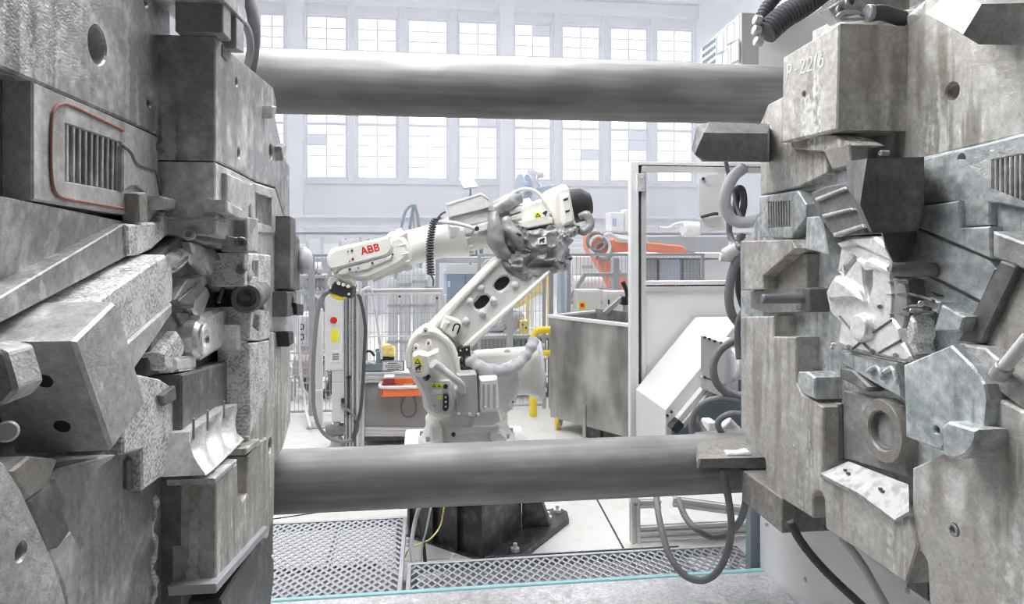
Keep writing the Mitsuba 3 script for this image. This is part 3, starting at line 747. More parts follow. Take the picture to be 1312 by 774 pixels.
# ======== right half: faces -x
RD = thing('casting_mould', 'steel die-casting mould half on the right, with a bright cavity and chalk marks', 'casting mould')
put(RD, 'mould_base', box(1.84, 2.06, 1.15, 2.84, 1.06, 2.9, .006), STEEL_DARK)
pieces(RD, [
    ('upper_plate', STEEL_TAN, 'x', 1.54, .3, .005, [(1040, 40), (1075, 22), (1180, 10), (1200, -30), (1420, -160), (1420, 160), (1312, 172), (1172, 205), (1040, 205)], [(1220, 117, .026)]),
    ('cavity_plate', STEEL_BLUE, 'x', 1.42, .4, .004, [(974, 158), (984, 134), (1003, 124), (1003, 190), (1085, 206), (1172, 203), (1265, 183), (1420, 140), (1420, 900), (1215, 800), (1165, 752), (1055, 672), (985, 630), (950, 548), (948, 310), (960, 300), (974, 270)],
        [(1131, 552, .057)]),
    ('corner_plate', STEEL_TAN, 'x', 1.375, .06, .004, [(974, 158), (984, 134), (1003, 124), (1003, 182), (1060, 195), (1060, 222), (1022, 240), (974, 250)]),
    ('top_block', STEEL_TAN, 'x', 1.30, .245, .005, [(1003, 74), (1075, 30), (1072, 166), (1002, 183)], [(1030, 121, .011)]),
    ('top_block_foot', STEEL_TAN, 'x', 1.335, .1, .005, [(1004, 182), (1052, 171), (1070, 174), (1096, 186), (1062, 195), (1016, 191)]),
    ('foot_lug', STEEL_BROWN, 'x', 1.33, .06, .004, [(1054, 192), (1088, 184), (1090, 212), (1066, 218)]),
    ('vent_plate', STEEL_BLUE, 'x', 1.365, .05, .004, [(972, 252), (1022, 244), (1033, 262), (1033, 278), (1013, 305), (974, 304)], [[(984, 259), (1014, 257), (1014, 290), (985, 292)]]),
    ('diagonal_plate', STEEL_TAN, 'x', 1.32, .11, .004, [(949, 309), (1014, 307), (1019, 318), (977, 354), (978, 370), (949, 372)]),
    ('side_wedge', STEEL_BLUE, 'x', 1.34, .06, .005, [(1033, 278), (1052, 277), (1061, 327), (1031, 319)]),
    ('inner_step', STEEL_BROWN, 'x', 1.375, .05, .004, [(979, 356), (1019, 322), (1034, 326), (1034, 400), (985, 402), (962, 395), (962, 372), (979, 371)]),
    ('lower_plate', STEEL_TAN, 'x', 1.33, .11, .005, [(949, 406), (991, 405), (991, 431), (1020, 432), (1020, 490), (1027, 505), (1043, 514), (1055, 522), (1055, 594), (1051, 612), (1166, 664), (1175, 700), (1161, 748), (1110, 712), (1058, 678), (1056, 640), (1052, 630), (1045, 629), (1041, 636), (1041, 664), (987, 630), (982, 613), (981, 590), (949, 548)]),
    ('lower_corner', STEEL_TAN, 'x', 1.34, .12, .006, [(1168, 600), (1206, 582), (1268, 560), (1268, 506), (1330, 536), (1420, 580), (1420, 900), (1215, 810), (1190, 772), (1187, 720), (1180, 708), (1168, 706)], [(1223, 679, .014)]),
    ('arch_slot', STEEL_DARK, 'x', 1.41, .05, .002, [(1041, 664), (1041, 636), (1045, 629), (1052, 630), (1056, 640), (1056, 672)]),  # dark block stands in for the shade inside the arched slot
    ('arch_slot', STEEL_DARK, 'x', 1.41, .06, .002, [(1161, 752), (1161, 716), (1168, 706), (1180, 710), (1187, 724), (1188, 770)]),  # second arched slot, its shade put in as dark steel too
    ('rib_bracket', STEEL_DARK, 'x', 1.335, .08, .005, [(1038, 247), (1060, 238), (1084, 234), (1098, 264), (1110, 300), (1068, 304), (1050, 280)]),
    ('bracket_rib', STEEL_LIGHT, 'x', 1.32, .03, .003, [(1043, 254), (1082, 239), (1084, 242), (1045, 258)]),
    ('bracket_rib', STEEL_LIGHT, 'x', 1.32, .03, .003, [(1052, 275), (1090, 266), (1092, 269), (1054, 279)]),
    ('bracket_rib', STEEL_LIGHT, 'x', 1.32, .03, .003, [(1066, 299), (1104, 287), (1106, 291), (1068, 304)]),
    # bright cavity
    ('cavity_face', BRIGHT, 'x', 1.36, .08, .008, [(1076, 317), (1096, 313), (1118, 322), (1142, 333), (1142, 358), (1145, 380), (1143, 407), (1152, 420), (1156, 438), (1170, 457), (1161, 464), (1126, 456), (1093, 449), (1073, 441), (1076, 414), (1063, 401), (1057, 374), (1068, 353), (1077, 352)],
        [[(1104, 336), (1117, 341), (1117, 366), (1112, 385), (1107, 366)], [(1076, 347), (1082, 352), (1098, 331), (1092, 326)]]),
    ('cavity_lip', BRIGHT, 'x', 1.345, .05, .008, [(1070, 312), (1092, 303), (1120, 303), (1140, 318), (1142, 334), (1118, 324), (1096, 314), (1078, 320)]),
    ('cavity_cheek', BRIGHT, 'x', 1.335, .05, .012, [(1057, 372), (1068, 354), (1082, 362), (1096, 372), (1102, 386), (1086, 384), (1060, 386)]),
    ('cavity_cheek', BRIGHT, 'x', 1.345, .04, .010, [(1094, 330), (1106, 334), (1112, 330), (1140, 344), (1140, 352), (1116, 345), (1104, 346)]),
    ('cavity_side', STEEL_BROWN, 'x', 1.35, .08, .006, [(1143, 356), (1160, 358), (1164, 380), (1163, 402), (1158, 420), (1166, 440), (1174, 457), (1168, 460), (1156, 438), (1152, 420), (1143, 407), (1145, 380)]),
    ('cavity_rim', SPATTER, 'x', 1.345, .06, .006, [(1165, 404), (1172, 412), (1174, 428), (1170, 440), (1174, 452), (1170, 454), (1162, 440), (1160, 420)]),
    ('gate_runner', BRIGHT, 'x', 1.365, .06, .006, [(1162, 395), (1180, 386), (1190, 380), (1204, 387), (1198, 400), (1180, 402), (1166, 406)]),
    # worn bluish upper right
    ('vent_plate', STEEL_BLUE, 'x', 1.40, .1, .004, [(1180, 204), (1265, 184), (1420, 144), (1420, 330), (1312, 268), (1268, 258), (1268, 288), (1232, 290), (1230, 256), (1178, 262)], [(1232, 203, .012), [(1271, 205), (1316, 196), (1316, 258), (1271, 258)]]),
    ('diagonal_plate', STEEL_BLUE, 'x', 1.385, .08, .004, [(1182, 264), (1229, 257), (1231, 292), (1268, 290), (1270, 332), (1168, 288)]),
    ('diagonal_plate', STEEL_BLUE, 'x', 1.395, .06, .003, [(1164, 290), (1268, 334), (1276, 345), (1257, 386), (1163, 337)]),
    ('diagonal_plate', STEEL_BLUE, 'x', 1.405, .06, .003, [(1163, 340), (1256, 390), (1238, 430), (1212, 420), (1196, 394), (1166, 376)], [[(1192, 357), (1212, 370), (1207, 383), (1189, 372)]]),
    ('wedge_bar', STEEL, 'x', 1.33, .12, .005, [(1271, 296), (1420, 350), (1420, 400), (1300, 340), (1271, 330)]),
    ('slide_edge', STEEL_DARK, 'x', 1.375, .06, .004, [(1281, 334), (1304, 342), (1257, 440), (1227, 437)]),  # dark plate stands in for the shadow side of the big block
    ('slide_plate', STEEL_TAN, 'x', 1.395, .06, .004, [(1304, 343), (1420, 390), (1420, 560), (1330, 505), (1262, 444)]),
    ('slide_ledge', STEEL_LIGHT, 'x', 1.345, .1, .005, [(1228, 440), (1262, 446), (1330, 506), (1420, 566), (1420, 600), (1330, 540), (1226, 462)]),
    ('slide_ledge', STEEL_DARK, 'x', 1.335, .05, .004, [(1222, 446), (1238, 452), (1234, 468), (1228, 472), (1222, 466)]),
    ('stop_block', STEEL_BLUE, 'x', 1.34, .09, .005, [(1205, 390), (1236, 406), (1230, 425), (1195, 424)]),
    ('rounded_plate', STEEL_BLUE, 'x', 1.31, .13, .005, [(1157, 468), (1218, 442), (1245, 468), (1262, 492), (1266, 512), (1262, 553), (1222, 546), (1206, 578), (1160, 560)], [(1200, 551, .009)]),
    ('rounded_boss', STEEL_BLUE, 'x', 1.26, .16, .006, [(1206, 546), (1214, 540), (1251, 551), (1251, 561), (1247, 573), (1238, 583), (1226, 588), (1214, 587), (1207, 583)]),
    ('ring_plate', STEEL, 'x', 1.395, .05, .004, [(1080, 500), (1155, 520), (1162, 612), (1090, 590), (1078, 588), (1077, 520)], [(1131, 552, .09)]),
    ('side_step', STEEL_DARK, 'x', 1.385, .05, .004, [(1055, 522), (1077, 518), (1078, 590), (1055, 592)]),
    ('small_step', STEEL_BLUE, 'x', 1.32, .1, .006, [(1022, 476), (1034, 476), (1044, 484), (1044, 512), (1028, 505), (1021, 490)]),
    ('drip_bar', STEEL_DARK, 'x', 1.36, .06, .006, [(1075, 470), (1092, 474), (1115, 496), (1108, 502), (1075, 484)]),
    ('drip_bar', STEEL_BLUE, 'x', 1.37, .06, .006, [(1076, 450), (1150, 464), (1156, 512), (1120, 492), (1078, 466)]),
])
ribs(RD, 1.365, [(984, 259), (1014, 257), (1014, 290), (985, 292)], 9, .02, STEEL_LIGHT, None, STEEL_LIGHT, .45, .045)
ribs(RD, 1.40, [(1271, 205), (1316, 196), (1316, 258), (1271, 258)], 7, .02, STEEL_LIGHT, None, STEEL_LIGHT, .45, .045)
# protruding bevelled bar, its dark end face to the camera
put(RD, 'guide_bar', hull([on_y(x, y, 2.42) for x, y in ((890, 198), (902, 170), (983, 171), (983, 207), (905, 206))] +
    [on_y(x, y, 2.48) for x, y in ((886, 191), (893, 161), (910, 156), (986, 159), (986, 208), (900, 207))] +
    [on_y(x, y, 2.62) for x, y in ((893, 195), (899, 166), (914, 162), (986, 164), (986, 207), (906, 207))]), STEEL_DARK)
put(RD, 'core_block', hull([on_y(x, y, 1.70) for x, y in ((1111, 203), (1184, 201), (1184, 262), (1176, 296), (1118, 299), (1102, 262))] +
    [on_y(x, y, 1.88) for x, y in ((1084, 207), (1160, 203), (1160, 292), (1112, 294), (1086, 242))]), STEEL_DARK)
put(RD, 'core_shadow', loft([on_y(x, y, 1.80) for x, y in ((1128, 290), (1176, 288), (1170, 318), (1160, 338), (1146, 340), (1136, 318))], [on_y(x, y, 1.92) for x, y in ((1128, 290), (1160, 288), (1156, 318), (1152, 334), (1142, 336), (1132, 318))]), STEEL_DARK)  # dark body stands in for the shadow under the core block
for x, y, r in ((1141, 344, .011), (1168, 398, .006), (1180, 389, .008), (1068, 442, .008), (1066, 446, .006)):
    put(RD, 'pin_end', cyl(on_x(x, y, 1.325), on_x(x, y, 1.40), r, n=16, c=.002), BRIGHT, smooth=35)
for pts in (((1160, 376), (1180, 380), (1196, 386)), ((1158, 396), (1172, 392), (1192, 396)), ((1172, 404), (1186, 398), (1198, 402))):
    put(RD, 'gate_rod', tube(curve([on_x(x, y, 1.352) for x, y in pts], 4), .005, 8), STEEL_DARK, smooth=True)
for pts in (((1112, 476), (1124, 470), (1132, 486)), ((1132, 478), (1144, 472), (1150, 492))):
    put(RD, 'drip_ridge', tube(curve([on_x(x, y, 1.362) for x, y in pts], 4), .008, 8), STEEL_BLUE, smooth=True)
r0 = on_x(1131, 552, 1.375)
put(RD, 'bore_ring', lathe([(.05, .096), (.0, .096), (-.006, .092), (-.006, .062), (.0, .0575), (.02, .057)], r0, [1, 0, 0], 48), STEEL_BROWN, smooth=35)
put(RD, 'bore_shade', lathe([(.006, .0568), (.006, .053), (.44, .053)], r0, [1, 0, 0], 48), STEEL_DARK, smooth=35)  # dark wall stands in for the shade inside the bore
put(RD, 'bore_bottom', cyl(r0 + [.435, 0, 0], r0 + [.45, 0, 0], .058, n=32), STEEL_DARK)  # dark as its wall, for the shade at depth
k0 = on_x(1102, 420, 1.345)
put(RD, 'boss', lathe([(.05, .05), (.0, .046), (-.008, .04), (-.010, .034), (-.010, 0)], k0, [1, 0, 0], 40), BRIGHT, smooth=35)
for a, b in (((1092, 447), (1116, 428)), ((1116, 428), (1142, 410)), ((1076, 405), (1092, 424)), ((1104, 438), (1122, 456)), ((1126, 452), (1154, 436)), ((1080, 446), (1126, 458)), ((1126, 458), (1162, 465))):
    put(RD, 'cavity_line', tube([on_x(*a, 1.358), on_x(*b, 1.358)], .0035, 8), STEEL_DARK, smooth=True)
for x, y in ((1136, 361), (1135, 377), (1137, 402)):
    put(RD, 'cavity_fin', hull([on_x(x, y, 1.355), on_x(x + 28, y - 2, 1.345), on_x(x + 28, y + 3, 1.345), on_x(x + 28, y, 1.39), on_x(x, y, 1.39)]), STEEL_DARK)
for x, y in ((1127, 393), (1087, 444), (1118, 450), (1147, 455)):
    put(RD, 'ejector_pin', cyl(on_x(x, y, 1.352), on_x(x, y, 1.39), .007, n=14, c=.001), STEEL, smooth=35)
n0 = on_x(1140, 345, 1.30)
put(RD, 'core_pin', cyl(n0, n0 + np.array([.1, -.06, 0]), .02, n=24, c=.004), STEEL_BROWN, smooth=35)
n1 = on_y(976, 383, 2.32)
put(RD, 'guide_pin', lathe([(0, 0), (0, .012), (.006, .0175), (.17, .0175), (.17, 0)], n1, [1, -.02, 0], 24), HOSE_GREY, smooth=35)
put(RD, 'pin_socket', box(n1[0] + .155, n1[0] + .24, 2.27, 2.37, n1[2] - .045, n1[2] + .04, .004), STEEL_DARK)
put(RD, 'white_ledge', loft([on_x(1051, 607, 1.315), on_x(1100, 632, 1.315), on_x(1146, 666, 1.315), on_x(1165, 655, 1.32), on_x(1164, 621, 1.385), on_x(1087, 591, 1.385)],
    [q - np.array([0, 0, .012]) for q in [on_x(1051, 607, 1.33), on_x(1100, 632, 1.33), on_x(1146, 664, 1.33), on_x(1165, 655, 1.33), on_x(1164, 621, 1.40), on_x(1087, 591, 1.40)]]), AGENT, label='ledge caked with white release agent')
for x, y in ((1083, 603), (1087, 607), (1128, 627), (1131, 630)):
    q = on_x(x, y, 1.345); put(RD, 'ledge_screw', cyl(q - [0, 0, .002], q + [0, 0, .004], .006, n=10), STEEL_DARK)
put(RD, 'under_block', box(*sorted((on_y(988, 640, 2.5)[0], on_y(1062, 640, 2.5)[0])), 2.42, 2.75, on_y(1000, 672, 2.5)[2], on_y(1000, 628, 2.5)[2], .004), STEEL_BROWN)
x_screw(RD, 1223, 679, 1.345, .017, -1)
x_screw(RD, 1018, 573, 1.335, .012, -1)
x_screw(RD, 1130, 196, 1.30, .008, -1)
# chalk lettering on the top block
pt = on_x(1007, 101, 1.299)
put(RD, 'chalk_mark', text_on('P-22/6', .05, pt, on_x(1066, 82, 1.299) - pt, [0, 0, 1], .0008, False), WHITE, label='chalked letters')
# slanting bolt at the right edge
put(RD, 'lock_rod', cyl(on_x(1284, 474, 1.32), on_x(1318, 432, 1.30), .014, n=18, c=.003), WHITE, smooth=35)
put(RD, 'lock_rod_collar', cyl(on_x(1278, 482, 1.325), on_x(1288, 469, 1.318), .02, n=18, c=.003), STEEL_LIGHT, smooth=35)
# the block hanging in at the upper right corner
put(RD, 'corner_block', hull([on_y(x, y, 1.55) for x, y in ((1258, 5), (1350, 3), (1350, 58), (1254, 57), (1234, 44))] +
    [on_y(x, y, 1.72) for x, y in ((1186, 17), (1216, -12), (1350, -14), (1350, 50), (1236, 44))]), STEEL_LIGHT)

# platens that carry the halves and the tie bars
for k, (x0, x1, lab) in enumerate(((-1.75, -1.32, 'dark steel machine platen carrying the left mould half'), (2.07, 2.5, 'dark steel machine platen carrying the right mould half'))):
    p = thing('machine_platen', lab, 'machine platen')
    hp = [circle2(3.0, zu, .14, 32), circle2(3.0, zl, .137, 32)] if k == 0 else []
    put(p, 'plate', prism2('x', [np.array([[-.3, 0], [3.4, 0], [3.4, 3.5], [-.3, 3.5]])] + hp, x0, x1, .02), STEEL_DARK)
    for z in (zu, zl):
        if k == 0: put(p, 'bar_nut', lathe([(0, .14), (0, .2), (.08, .2), (.09, .19), (.09, .14)], [x1, 3.0, z], [1, 0, 0], 36), STEEL, smooth=35)

# added unseen guard behind the camera, with a canopy: it keeps the light off the sides that face the camera
og = thing('operator_guard', 'added dark sheet guard out of view, blocking light from the near side', 'added guard')
put(og, 'sheet', box(-1.75, 2.5, -.42, -.38, 0, 4.3, .004), GUARD)
put(og, 'canopy', box(-1.75, 2.5, -.38, 1.35, 4.26, 4.3, .004), GUARD)
put(og, 'side_sheet', box(-1.79, -1.75, -.42, 1.35, 0, 4.3, .004), GUARD)
put(og, 'side_sheet', box(2.5, 2.54, -.42, 1.35, 0, 4.3, .004), GUARD)
# ---------------------------------------------------------------- the robot behind the tie bars
RY = 4.4
PED_TOP = on_y(600, 567, RY)[2]
ped_c = on_y(598, 560, RY)
RB = thing('industrial_robot', 'white jointed industrial robot with red lettering on its forearm, standing between the tie bars', 'robot')
def rp(name, pts, y0, depth, mat=None, c=.012, r=0, n=4, smooth=25, label=None, holes=()):
    pts = rounded(pts, r, n) if r else pts
    return put(RB, name, trace('y', pts, y0, depth, c, holes), mat or CREAM, smooth=smooth, label=label)
def yscrew(px, py, y, r=.008, mat=None, holder=None, name='screw'):
    p = on_y(px, py, y)
    return put(holder or RB, name, lathe([(.01, r), (-.004, r), (-.006, r * .8), (-.006, 0)], p, [0, 1, 0], 12), mat or ALU_DARK, smooth=30)
# foot and slewing ring
put(RB, 'foot', lathe([(0, 0), (0, .30), (.02, .31), (.05, .31), (.06, .29), (.12, .26), (.14, .235), (.14, 0)], [ped_c[0], RY, PED_TOP + .002], [0, 0, 1], 56), CREAM, smooth=35)
put(RB, 'slewing_ring', lathe([(.11, 0), (.11, .245), (.13, .262), (.17, .265), (.18, .255), (.185, .25), (.23, .245), (.25, .225), (.25, 0)], [ped_c[0], RY, PED_TOP], [0, 0, 1], 56), CREAM, smooth=35)
for a in range(0, 360, 30):
    x, y = ped_c[0] + .285 * math.cos(math.radians(a)), RY + .285 * math.sin(math.radians(a))
    put(RB, 'foot_bolt', cyl([x, y, PED_TOP + .05], [x, y, PED_TOP + .085], .016, n=6), GALV)
rp('foot_lug', [(551, 545), (566, 543), (568, 566), (551, 566)], RY - .3, .1, r=4)
rp('foot_lug', [(628, 556), (641, 552), (650, 560), (650, 566), (628, 566)], RY - .28, .12, GREYWHITE, r=3)
# turning frame: the round side casting and the body behind it
rp('frame_body', [(548, 470), (566, 462), (600, 466), (622, 470), (640, 476), (668, 462), (668, 500), (640, 545), (620, 552), (566, 552), (548, 520)], RY - .16, .42, r=8, c=.02)
side = [(521, 470), (520, 454), (523, 441), (530, 430), (538, 424), (545, 419), (556, 419), (562, 425), (574, 433), (584, 446), (590, 468), (590, 500), (586, 530), (572, 538), (552, 534), (542, 524), (541, 508), (528, 486)]
rp('side_casting', side, RY - .30, .2, r=6, c=.025)
rim = [(521, 470), (520, 454), (523, 441), (530, 430), (540, 424), (552, 424), (564, 430), (573, 440), (579, 455), (585, 476), (588, 486)]
put(RB, 'casting_rim', tube(curve([on_y(x + 3, y + 2, RY - .30) for x, y in rim], 5), .016, 10), CREAM, smooth=True)
for x, y in ((533, 446), (549, 440), (545, 424)):
    rp('lifting_lug', [(x - 4, y - 3), (x, y - 6), (x + 4, y - 3), (x + 4, y + 4), (x - 4, y + 4)], RY - .325, .04, r=2, c=.004)
    yscrew(x, y, RY - .326, .006)
# gear motor on the side casting
rp('motor_cover', [(528, 455), (536, 452), (550, 455), (551, 478), (544, 484), (533, 483), (528, 478)], RY - .42, .14, r=3, c=.012)
rp('motor_body', [(546, 455), (562, 449), (566, 466), (558, 476), (549, 480)], RY - .40, .12, r=2, c=.01)
put(RB, 'warning_label', trace('y', [(530, 458), (540, 458), (540, 467), (530, 467)], RY - .4215, .002, 0), YELLOW_LABEL)
put(RB, 'warning_sign', trace('y', [(531, 466), (535, 459.5), (539, 466)], RY - .423, .0015, 0, [[(532.6, 465), (535, 461), (537.4, 465)]]), INK)
put(RB, 'horse_mark', trace('y', [(532, 471), (536, 469), (539, 467), (540, 469), (538.5, 471), (539, 474), (537.5, 474), (537, 472), (534.5, 472.5), (534, 475), (533, 475), (532.5, 473)], RY - .4225, .0015, 0), INK)
put(RB, 'warning_label', trace('y', [(541, 467), (544, 467), (544, 470), (541, 470)], RY - .4215, .002, 0), YELLOW_LABEL)
put(RB, 'text_line', trace('y', [(532, 476.5), (540, 476.5), (540, 477.2), (532, 477.2)], RY - .4225, .001, 0), INK)
put(RB, 'cable_gland', cyl(on_y(544, 486, RY - .38), on_y(549, 481, RY - .36), .018, n=16, c=.003), BLACK, smooth=30)
put(RB, 'motor_connector', cyl(on_y(554, 466, RY - .44), on_y(567, 474, RY - .40), .03, n=18, c=.004), GREYWHITE, smooth=30)
put(RB, 'motor_cable', hose([(566, 472, RY - .41), (578, 482, RY - .42), (588, 490, RY - .40), (594, 498, RY - .34)], .022, 12), GREYWHITE, smooth=True)
put(RB, 'motor_plug', cyl(on_y(586, 495, RY - .37), on_y(596, 503, RY - .33), .026, n=14, c=.004), PALE, smooth=30)
# service panel
rp('service_panel', [(550, 488), (576, 487), (580, 494), (582, 526), (576, 532), (556, 530), (546, 500)], RY - .325, .05, GREYWHITE, r=3, c=.006)
put(RB, 'warning_label', trace('y', [(552.5, 491), (567, 491), (567, 497), (552.5, 497)], RY - .327, .002, 0), YELLOW_LABEL)
for x in (556, 563):
    put(RB, 'warning_sign', trace('y', [(x - 2.6, 496.2), (x, 492), (x + 2.6, 496.2)], RY - .3285, .0015, 0, [[(x - 1.3, 495.5), (x, 493.3), (x + 1.3, 495.5)]]), INK)
put(RB, 'warning_label', trace('y', [(561, 507), (566, 507), (566, 512), (561, 512)], RY - .327, .002, 0), YELLOW_LABEL)
put(RB, 'notice', trace('y', [(554, 499), (566, 499), (566, 505), (554, 505)], RY - .327, .002, 0), PAPER)
yscrew(571, 495, RY - .327, .014, BLACK, name='round_button')
rp('connector', [(568, 505), (573, 504), (575, 508), (575, 524), (571, 528), (567, 526)], RY - .35, .05, BLACK, r=3, c=.006)
for y in (509, 515, 521):
    yscrew(571, y, RY - .352, .006, GREYWHITE, name='connector_screw')
rp('cover_plate', [(548, 515), (557, 515), (557, 524), (548, 524)], RY - .322, .03, r=1, c=.003)
yscrew(557, 520, RY - .323, .004)
yscrew(581, 557, RY - .28, .013, BLACK)
# front boxes
rp('gear_box', [(585, 480), (611, 479), (613, 527), (609, 535), (585, 533)], RY - .36, .24, ROBOT_MID, r=1, c=.008)
rp('box_seam', [(609, 479), (613, 478), (613, 530), (609, 535)], RY - .352, .2, ALU_DARK, c=.002)
rp('axis_motor', [(614, 486), (638, 484), (640, 520), (638, 528), (616, 530), (612, 524)], RY - .34, .26, r=2, c=.014)
for x0 in (618, 624.5, 632):
    rp('motor_flute', [(x0, 492), (x0 + 3, 492), (x0 + 3, 522), (x0, 523)], RY - .348, .03, ROBOT_MID, r=1, c=.003)
for x, y in ((588, 530), (602, 531), (613, 531), (638, 522), (622, 522)):
    yscrew(x, y, RY - .37, .009, GREYWHITE)
rp('motor_mount', [(608, 531), (616, 526), (640, 524), (644, 540), (630, 548), (604, 548)], RY - .30, .3, r=3, c=.012)
# balancer: a thick horizontal cylinder with its end flange and cover
bx0, bx1 = on_y(604, 478, RY + .12), on_y(692, 474, RY + .12)
L_ = bx1[0] - bx0[0]
put(RB, 'balancer', lathe([(0, 0), (0, .12), (.03, .15), (L_ - .10, .16), (L_ - .05, .175), (L_ - .02, .19), (L_, .19), (L_, 0)], bx0, bx1 - bx0, 40), CREAM, smooth=35)
put(RB, 'balancer_flange', lathe([(0, 0), (0, .2), (.012, .205), (.028, .205), (.03, .2), (.03, 0)], bx1 - [.03, 0, 0], [1, 0, .03], 40), PALE, smooth=35)
for k in range(10):
    a = k * math.pi / 5
    q = bx1 + np.array([0, .18 * math.cos(a), .18 * math.sin(a)])
    put(RB, 'flange_bolt', cyl(q, q + [.02, 0, 0], .014, n=6), GREYWHITE)
rp('balancer_eye', [(645, 452), (648, 448), (652, 448), (655, 452)], RY - .02, .03, r=2, c=.004)
rp('balancer_link', [(636, 512), (656, 480), (664, 478), (668, 486), (666, 500), (658, 518), (652, 530), (640, 532)], RY - .16, .1, GREYWHITE, r=5, c=.014)
rp('link_plate', [(652, 520), (660, 505), (662, 508), (656, 526)], RY - .17, .02, PALE, c=.003)
yscrew(657, 515, RY - .172, .006)
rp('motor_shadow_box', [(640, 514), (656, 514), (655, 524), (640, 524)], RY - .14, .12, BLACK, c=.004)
# lower arm
arm = [(553, 420), (570, 402), (638, 333), (644, 330), (656, 352), (704, 346), (702, 350), (596, 448), (586, 444), (566, 432)]
rp('lower_arm', arm, RY - .16, .2, GREYWHITE, c=.022, r=5,
   holes=[rounded([(632, 366), (640, 356), (650, 354), (655, 360), (648, 370), (638, 374)], 6), rounded([(606, 390), (614, 380), (624, 378), (629, 384), (622, 394), (612, 398)], 6)])
rp('hole_shade', [(600, 400), (640, 352), (662, 354), (612, 404)], RY - .12, .06, BLACK, c=.002)  # black sheet stands in for the shaded inside of the arm
rp('arm_flange', [(590, 446), (704, 346), (706, 349), (598, 452)], RY - .19, .26, c=.012)
rp('arm_flange', [(548, 421), (636, 331), (642, 329), (644, 333), (556, 424)], RY - .19, .26, c=.012)
for x, y in ((616, 369), (632, 385), (602, 386), (618, 401), (597, 411), (660, 365)):
    put(RB, 'arm_button', lathe([(.0, .024), (-.012, .022), (-.02, .014), (-.022, 0)], on_y(x, y, RY - .16), [0, 1, 0], 18), GREYWHITE, smooth=True)
rp('arm_motor', [(564, 420), (570, 404), (588, 410), (592, 414), (592, 420), (582, 434), (572, 428)], RY - .24, .1, r=3, c=.012)
rp('arm_motor_cap', [(571, 411), (577, 413), (569, 424), (564, 420)], RY - .255, .05, r=1, c=.006)
put(RB, 'arm_cable', hose([(580, 424, RY - .26), (583, 416, RY - .27), (589, 417, RY - .27), (586, 428, RY - .25)], .005, 8), BLACK, smooth=True)
rp('cable_bracket', [(586, 446), (602, 443), (603, 456), (596, 456), (595, 470), (610, 472), (610, 477), (587, 477), (588, 470), (593, 468), (593, 457), (587, 457)], RY - .22, .05, BLACK, c=.003)
for x, y in ((590, 449), (598, 448)):
    yscrew(x, y, RY - .223, .006, GREYWHITE)
# cable bundle in its pale sleeve, from the bracket round to the yellow rail
sl = curve([on_y(x, y, Y) for x, y, Y in [(597, 456, RY - .16), (602, 462, RY - .18), (612, 470, RY - .2), (630, 476, RY - .21), (648, 474, RY - .2), (664, 466, RY - .17), (675, 455, RY - .14), (681, 444, RY - .12), (684, 436, RY - .08)]], 8)
put(RB, 'cable_sleeve', rough(tube(sl, np.linspace(.044, .032, len(sl)) + .004 * np.sin(np.arange(len(sl)) * .83), 16), .011, 11, 3), HOSE_PALE, smooth=True)
# forearm: tube, wrist housing, cover
fa, fb = on_y(512, 321, RY), on_y(626, 292, RY)
fd = fb - fa; FL = np.linalg.norm(fd)
put(RB, 'forearm_tube', lathe([(0, 0), (0, .118), (.02, .121), (.035, .121), (.04, .112), (.18, .112), (.30, .118), (.38, .14), (.40, .146), (.42, .146), (.425, .12), (FL + .3, .125), (FL + .3, 0)], fa, fd, 48), CREAM, smooth=35)
ux = fd / FL; uz = np.cross(ux, [0, 1, 0]); uz = uz if uz[2] > 0 else -uz
for k in range(14):
    a = k * 2 * math.pi / 14
    q = fa + ux * .042 + (uz * math.cos(a) + np.array([0, 1.0, 0]) * math.sin(a)) * .128
    put(RB, 'flange_bolt', cyl(q - ux * .03, q + ux * .008, .009, n=8), GREYWHITE)
    q = fa + ux * .43 + (uz * math.cos(a) + np.array([0, 1.0, 0]) * math.sin(a)) * .136
    put(RB, 'flange_bolt', cyl(q - ux * .02, q + ux * .02, .007, n=8), GREYWHITE)
put(RB, 'wrist_neck', loft([on_y(x, y, Y) for x, y, Y in [(500, 297, RY - .06), (522, 298, RY - .115), (528, 330, RY - .12), (522, 346, RY - .07), (500, 352, RY - .05), (478, 362, RY - .05), (478, 320, RY - .14)]],
    [on_y(x, y, Y) for x, y, Y in [(500, 297, RY + .06), (522, 298, RY + .115), (528, 330, RY + .12), (522, 346, RY + .07), (500, 352, RY + .05), (478, 362, RY + .05), (478, 320, RY + .14)]]), CREAM, smooth=25)
rp('wrist_housing', [(417, 332), (421, 321), (430, 317), (516, 299), (524, 310), (526, 330), (512, 342), (490, 352), (474, 360), (456, 361), (438, 350), (430, 351), (418, 345)], RY - .13, .26, c=.03, r=7, n=5)
rp('wrist_cover', [(419, 334), (423, 323), (430, 319), (495, 303), (501, 305), (504, 312), (502, 321), (496, 328), (438, 343), (424, 346), (419, 342)], RY - .155, .04, c=.012, r=6, n=5)
rp('wrist_under', [(432, 351), (438, 345), (500, 328), (503, 325), (502, 332), (470, 346), (436, 353)], RY - .145, .06, GREYWHITE, c=.006)
rp('wrist_belly', [(456, 359), (462, 347), (480, 344), (490, 349), (478, 357), (466, 361)], RY - .12, .2, GREYWHITE, r=3, c=.015)
rp('wrist_link', [(428, 349), (446, 347), (456, 348), (452, 364), (440, 362), (428, 357)], RY - .11, .2, r=3, c=.02)
for x, y in ((446, 322), (451, 321), (452, 332), (448, 335), (432, 349), (443, 306), (472, 307), (499, 304), (503, 326), (477, 337), (448, 345), (459, 343), (424, 346), (456, 348)):
    yscrew(x, y, RY - .157, .0075 if (x, y) in ((451, 321), (452, 332), (477, 337), (503, 326), (448, 345)) else .004)
tp = on_y(463, 326.5, RY - .156); tr = on_y(483, 321.5, RY - .156)
